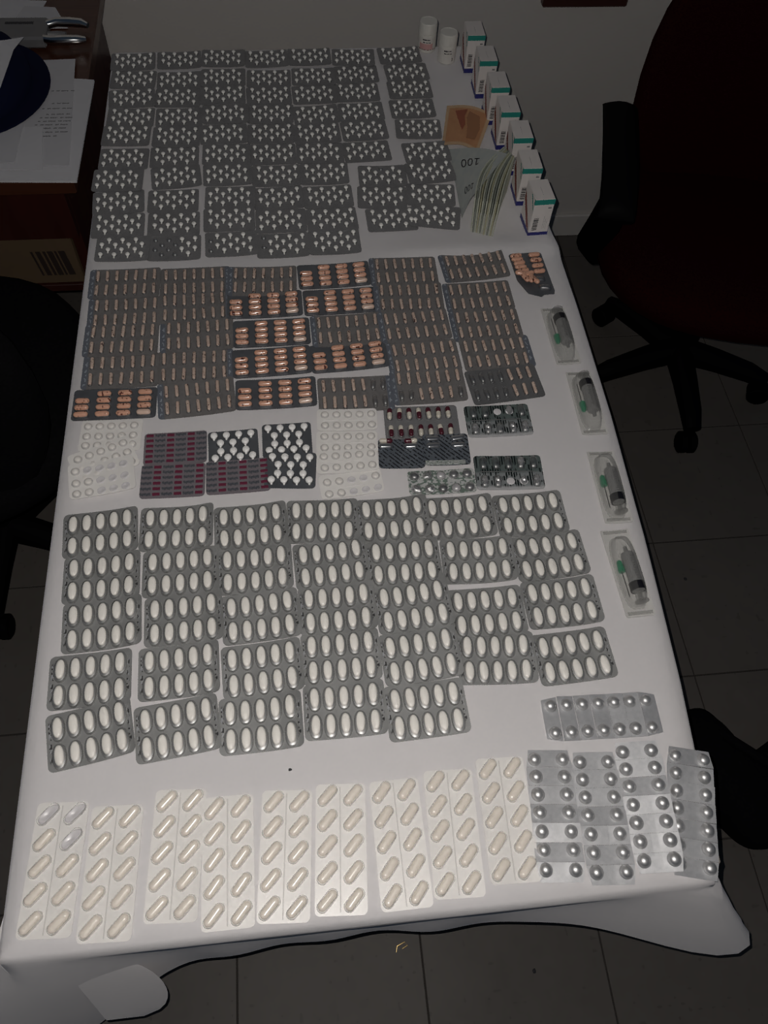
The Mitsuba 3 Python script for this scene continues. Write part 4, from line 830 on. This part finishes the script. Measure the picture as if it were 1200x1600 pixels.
# ------------------------------------------------------------------ office chairs
def office_chair(label, x, y, rz, seat_mat, base_turn, back=True, arms=True, base_r=0.26, lift=0.0):
    k = thing('office_chair', label, 'chair'); W = T().translate([x, y, lift]).rotate([0, 0, 1], rz); WB = T().translate([x, y, 0]).rotate([0, 0, 1], base_turn)
    def pad(a, b, t, e=2.6): return loft([outline(a, b, e, 36) * [s, s, 1] + [0, 0, z] for s, z in ((0.90, 0), (0.98, t * 0.15), (1.0, t * 0.45), (0.975, t * 0.75), (0.90, t * 0.94), (0.6, t), (0.05, t * 1.0))])
    part(k, 'seat', move(pad(0.300, 0.275, 0.085), 0, 0, 0.40), seat_mat, 50, W)
    part(k, 'seat_pan', move(pad(0.235, 0.22, 0.03), 0, 0, 0.372), 'chair_black', 50, W)
    part(k, 'column', lathe([(0.0001, 0.09 - lift), (0.028, 0.09 - lift), (0.028, 0.22), (0.020, 0.222), (0.020, 0.36), (0.09, 0.365), (0.09, 0.378), (0.0001, 0.378)], 20), 'chair_black', 40, W)
    for i in range(5):
        t = 2 * PI * i / 5; c, s = math.cos(t), math.sin(t)
        part(k, 'base_leg', tube([(0.02 * c, 0.02 * s, 0.105), (0.10 * c, 0.10 * s, 0.100), (0.19 * c, 0.19 * s, 0.088), (base_r * c, base_r * s, 0.074)], [0.034, 0.030, 0.026, 0.021], 10), 'chair_black', 40, WB)
        wh = move(lathe([(0.0001, -0.022), (0.022, -0.022), (0.0275, -0.018), (0.0275, -0.004), (0.012, -0.003), (0.012, 0.003), (0.0275, 0.004), (0.0275, 0.018), (0.022, 0.022), (0.0001, 0.022)], 18), 0, 0, 0, 0, 90)
        part(k, 'caster', move(wh, (base_r + 0.004) * c, (base_r + 0.004) * s, 0.0278, math.degrees(t)), 'chair_black', 40, WB)
    if back:
        shp = pad(0.272, 0.305, 0.075, 2.3); shp.vertices[:, 2] += 0.22 * (shp.vertices[:, 0] / 0.3) ** 2 * 0.25
        part(k, 'backrest', move(move(shp, rx=82), 0, 0.28, 0.665), seat_mat, 50, W)
        part(k, 'back_bracket', tube([(0, 0.05, 0.36), (0, 0.26, 0.37), (0, 0.335, 0.45), (0, 0.35, 0.62)], 0.024, 10), 'chair_black', 40, W)
    if arms:
        for s in (-1, 1):
            part(k, 'armrest', loft([np.array([(s * (0.312 + 0.036 * math.cos(t)), yy, zz + hh * math.sin(t)) for t in np.arange(14) * 2 * PI / 14]) for yy, zz, hh in ((0.10, 0.662, 0.006), (0.085, 0.664, 0.018), (0.0, 0.664, 0.020), (-0.13, 0.655, 0.020), (-0.195, 0.635, 0.018), (-0.205, 0.62, 0.008))]), 'chair_black', 50, W)
            part(k, 'arm_post', tube([(s * 0.20, 0.02, 0.385), (s * 0.290, -0.03, 0.395), (s * 0.314, -0.06, 0.45), (s * 0.314, -0.13, 0.55), (s * 0.312, -0.16, 0.635)], [0.02, 0.026, 0.032, 0.034, 0.030], 12), 'chair_black', 50, W)
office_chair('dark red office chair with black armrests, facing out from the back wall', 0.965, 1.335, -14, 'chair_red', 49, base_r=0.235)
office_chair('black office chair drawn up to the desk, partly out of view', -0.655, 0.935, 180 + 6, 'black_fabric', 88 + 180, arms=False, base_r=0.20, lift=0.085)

# ------------------------------------------------------------------ the black bag on the floor
k = thing('bag', 'slumped black fabric bag on the floor at the outer side of the table', 'bag')
def soft(pts, h, n=72, seed=3):
    """A filled, rounded body over a plan outline given as points around its middle."""
    p = np.array(pts); c = p.mean(0); q = np.vstack([p, p[:1]]); d = np.r_[0, np.cumsum(np.linalg.norm(np.diff(q, axis=0), axis=1))]
    s = np.linspace(0, d[-1], n, endpoint=False); o = np.stack([np.interp(s, d, q[:, k]) for k in (0, 1)], 1)
    for _ in range(2): o = (np.roll(o, 1, 0) + 2 * o + np.roll(o, -1, 0)) / 4
    rings = []
    for k, z in ((0.86, 0.0), (0.97, 0.018), (1.0, 0.045), (0.985, 0.3 * h + 0.03), (0.93, 0.62 * h), (0.80, 0.85 * h), (0.55, 0.97 * h), (0.25, h), (0.02, h)):
        xy = c + (o - c) * k; r = np.column_stack([xy, np.full(n, z)])
        if z > 0.05: r[:, 2] += 0.02 * (meshkit.fbm(r * 9 + seed, 3, seed) - 0.5)
        rings.append(r)
    return loft(rings)
part(k, 'main_compartment', soft([(0.66, 0.40), (0.735, 0.425), (0.761, 0.424), (0.779, 0.406), (0.802, 0.364), (0.829, 0.326), (0.86, 0.30), (0.87, 0.22), (0.845, 0.165), (0.805, 0.150), (0.788, 0.153), (0.767, 0.165), (0.749, 0.187), (0.735, 0.22), (0.70, 0.27), (0.65, 0.33)], 0.105), 'black_fabric', 60)
part(k, 'side_pocket', soft([(0.832, 0.325), (0.876, 0.346), (0.95, 0.385), (1.04, 0.40), (1.10, 0.33), (1.06, 0.22), (0.97, 0.165), (0.88, 0.16), (0.845, 0.23)], 0.085, seed=6), 'black_fabric', 60)
part(k, 'strap', tube([(0.76, 0.37, 0.085), (0.79, 0.31, 0.135), (0.85, 0.27, 0.12), (0.91, 0.26, 0.10), (0.96, 0.27, 0.08)], 0.010, 8), 'black_fabric', 50)

# ------------------------------------------------------------------ crumbs and a bent pin
def crumb(seed, r):
    g = np.random.default_rng(seed); m = trimesh.creation.icosphere(1, r); m.vertices *= g.uniform(0.6, 1.2, (len(m.vertices), 1)) * [1.0, 0.8, 0.6]; m.vertices[:, 2] -= m.vertices[:, 2].min(); return m
for i, (x, y, z, r, lb) in enumerate([((-0.040, 0.209) + (0.7502, 0.0020, 'tiny dark crumb on the cloth below the oblong tablet packs')), ((-0.076, 0.652) + (0.7502, 0.0018, 'tiny dark crumb on the cloth above the round white tablets')), ((0.339, 0.002) + (0.0, 0.0040, 'dark crumb on the floor in front of the table')), ((0.842, 0.735) + (0.0, 0.0040, 'dark crumb on the floor beside the outer table edge'))]):
    single('crumb', lb, 'crumb', move(crumb(i, r), x, y, z, 40 * i), 'ink_mat', False)
PIN0, PIN1 = (0.099, 0.055), (0.116, 0.070)
single('bent_pin', 'thin brass-coloured bent pin on the floor in front of the table', 'pin', tube([PIN0 + (0.001,), ((PIN0[0] + PIN1[0]) / 2 - 0.006, (PIN0[1] + PIN1[1]) / 2 + 0.002, 0.0012), PIN1 + (0.002,), (PIN1[0] + 0.004, PIN1[1] - 0.006, 0.0012), ((PIN0[0] + PIN1[0]) / 2 + 0.003, (PIN0[1] + PIN1[1]) / 2 - 0.003, 0.001)], 0.0009, 6), 'brass', 40)
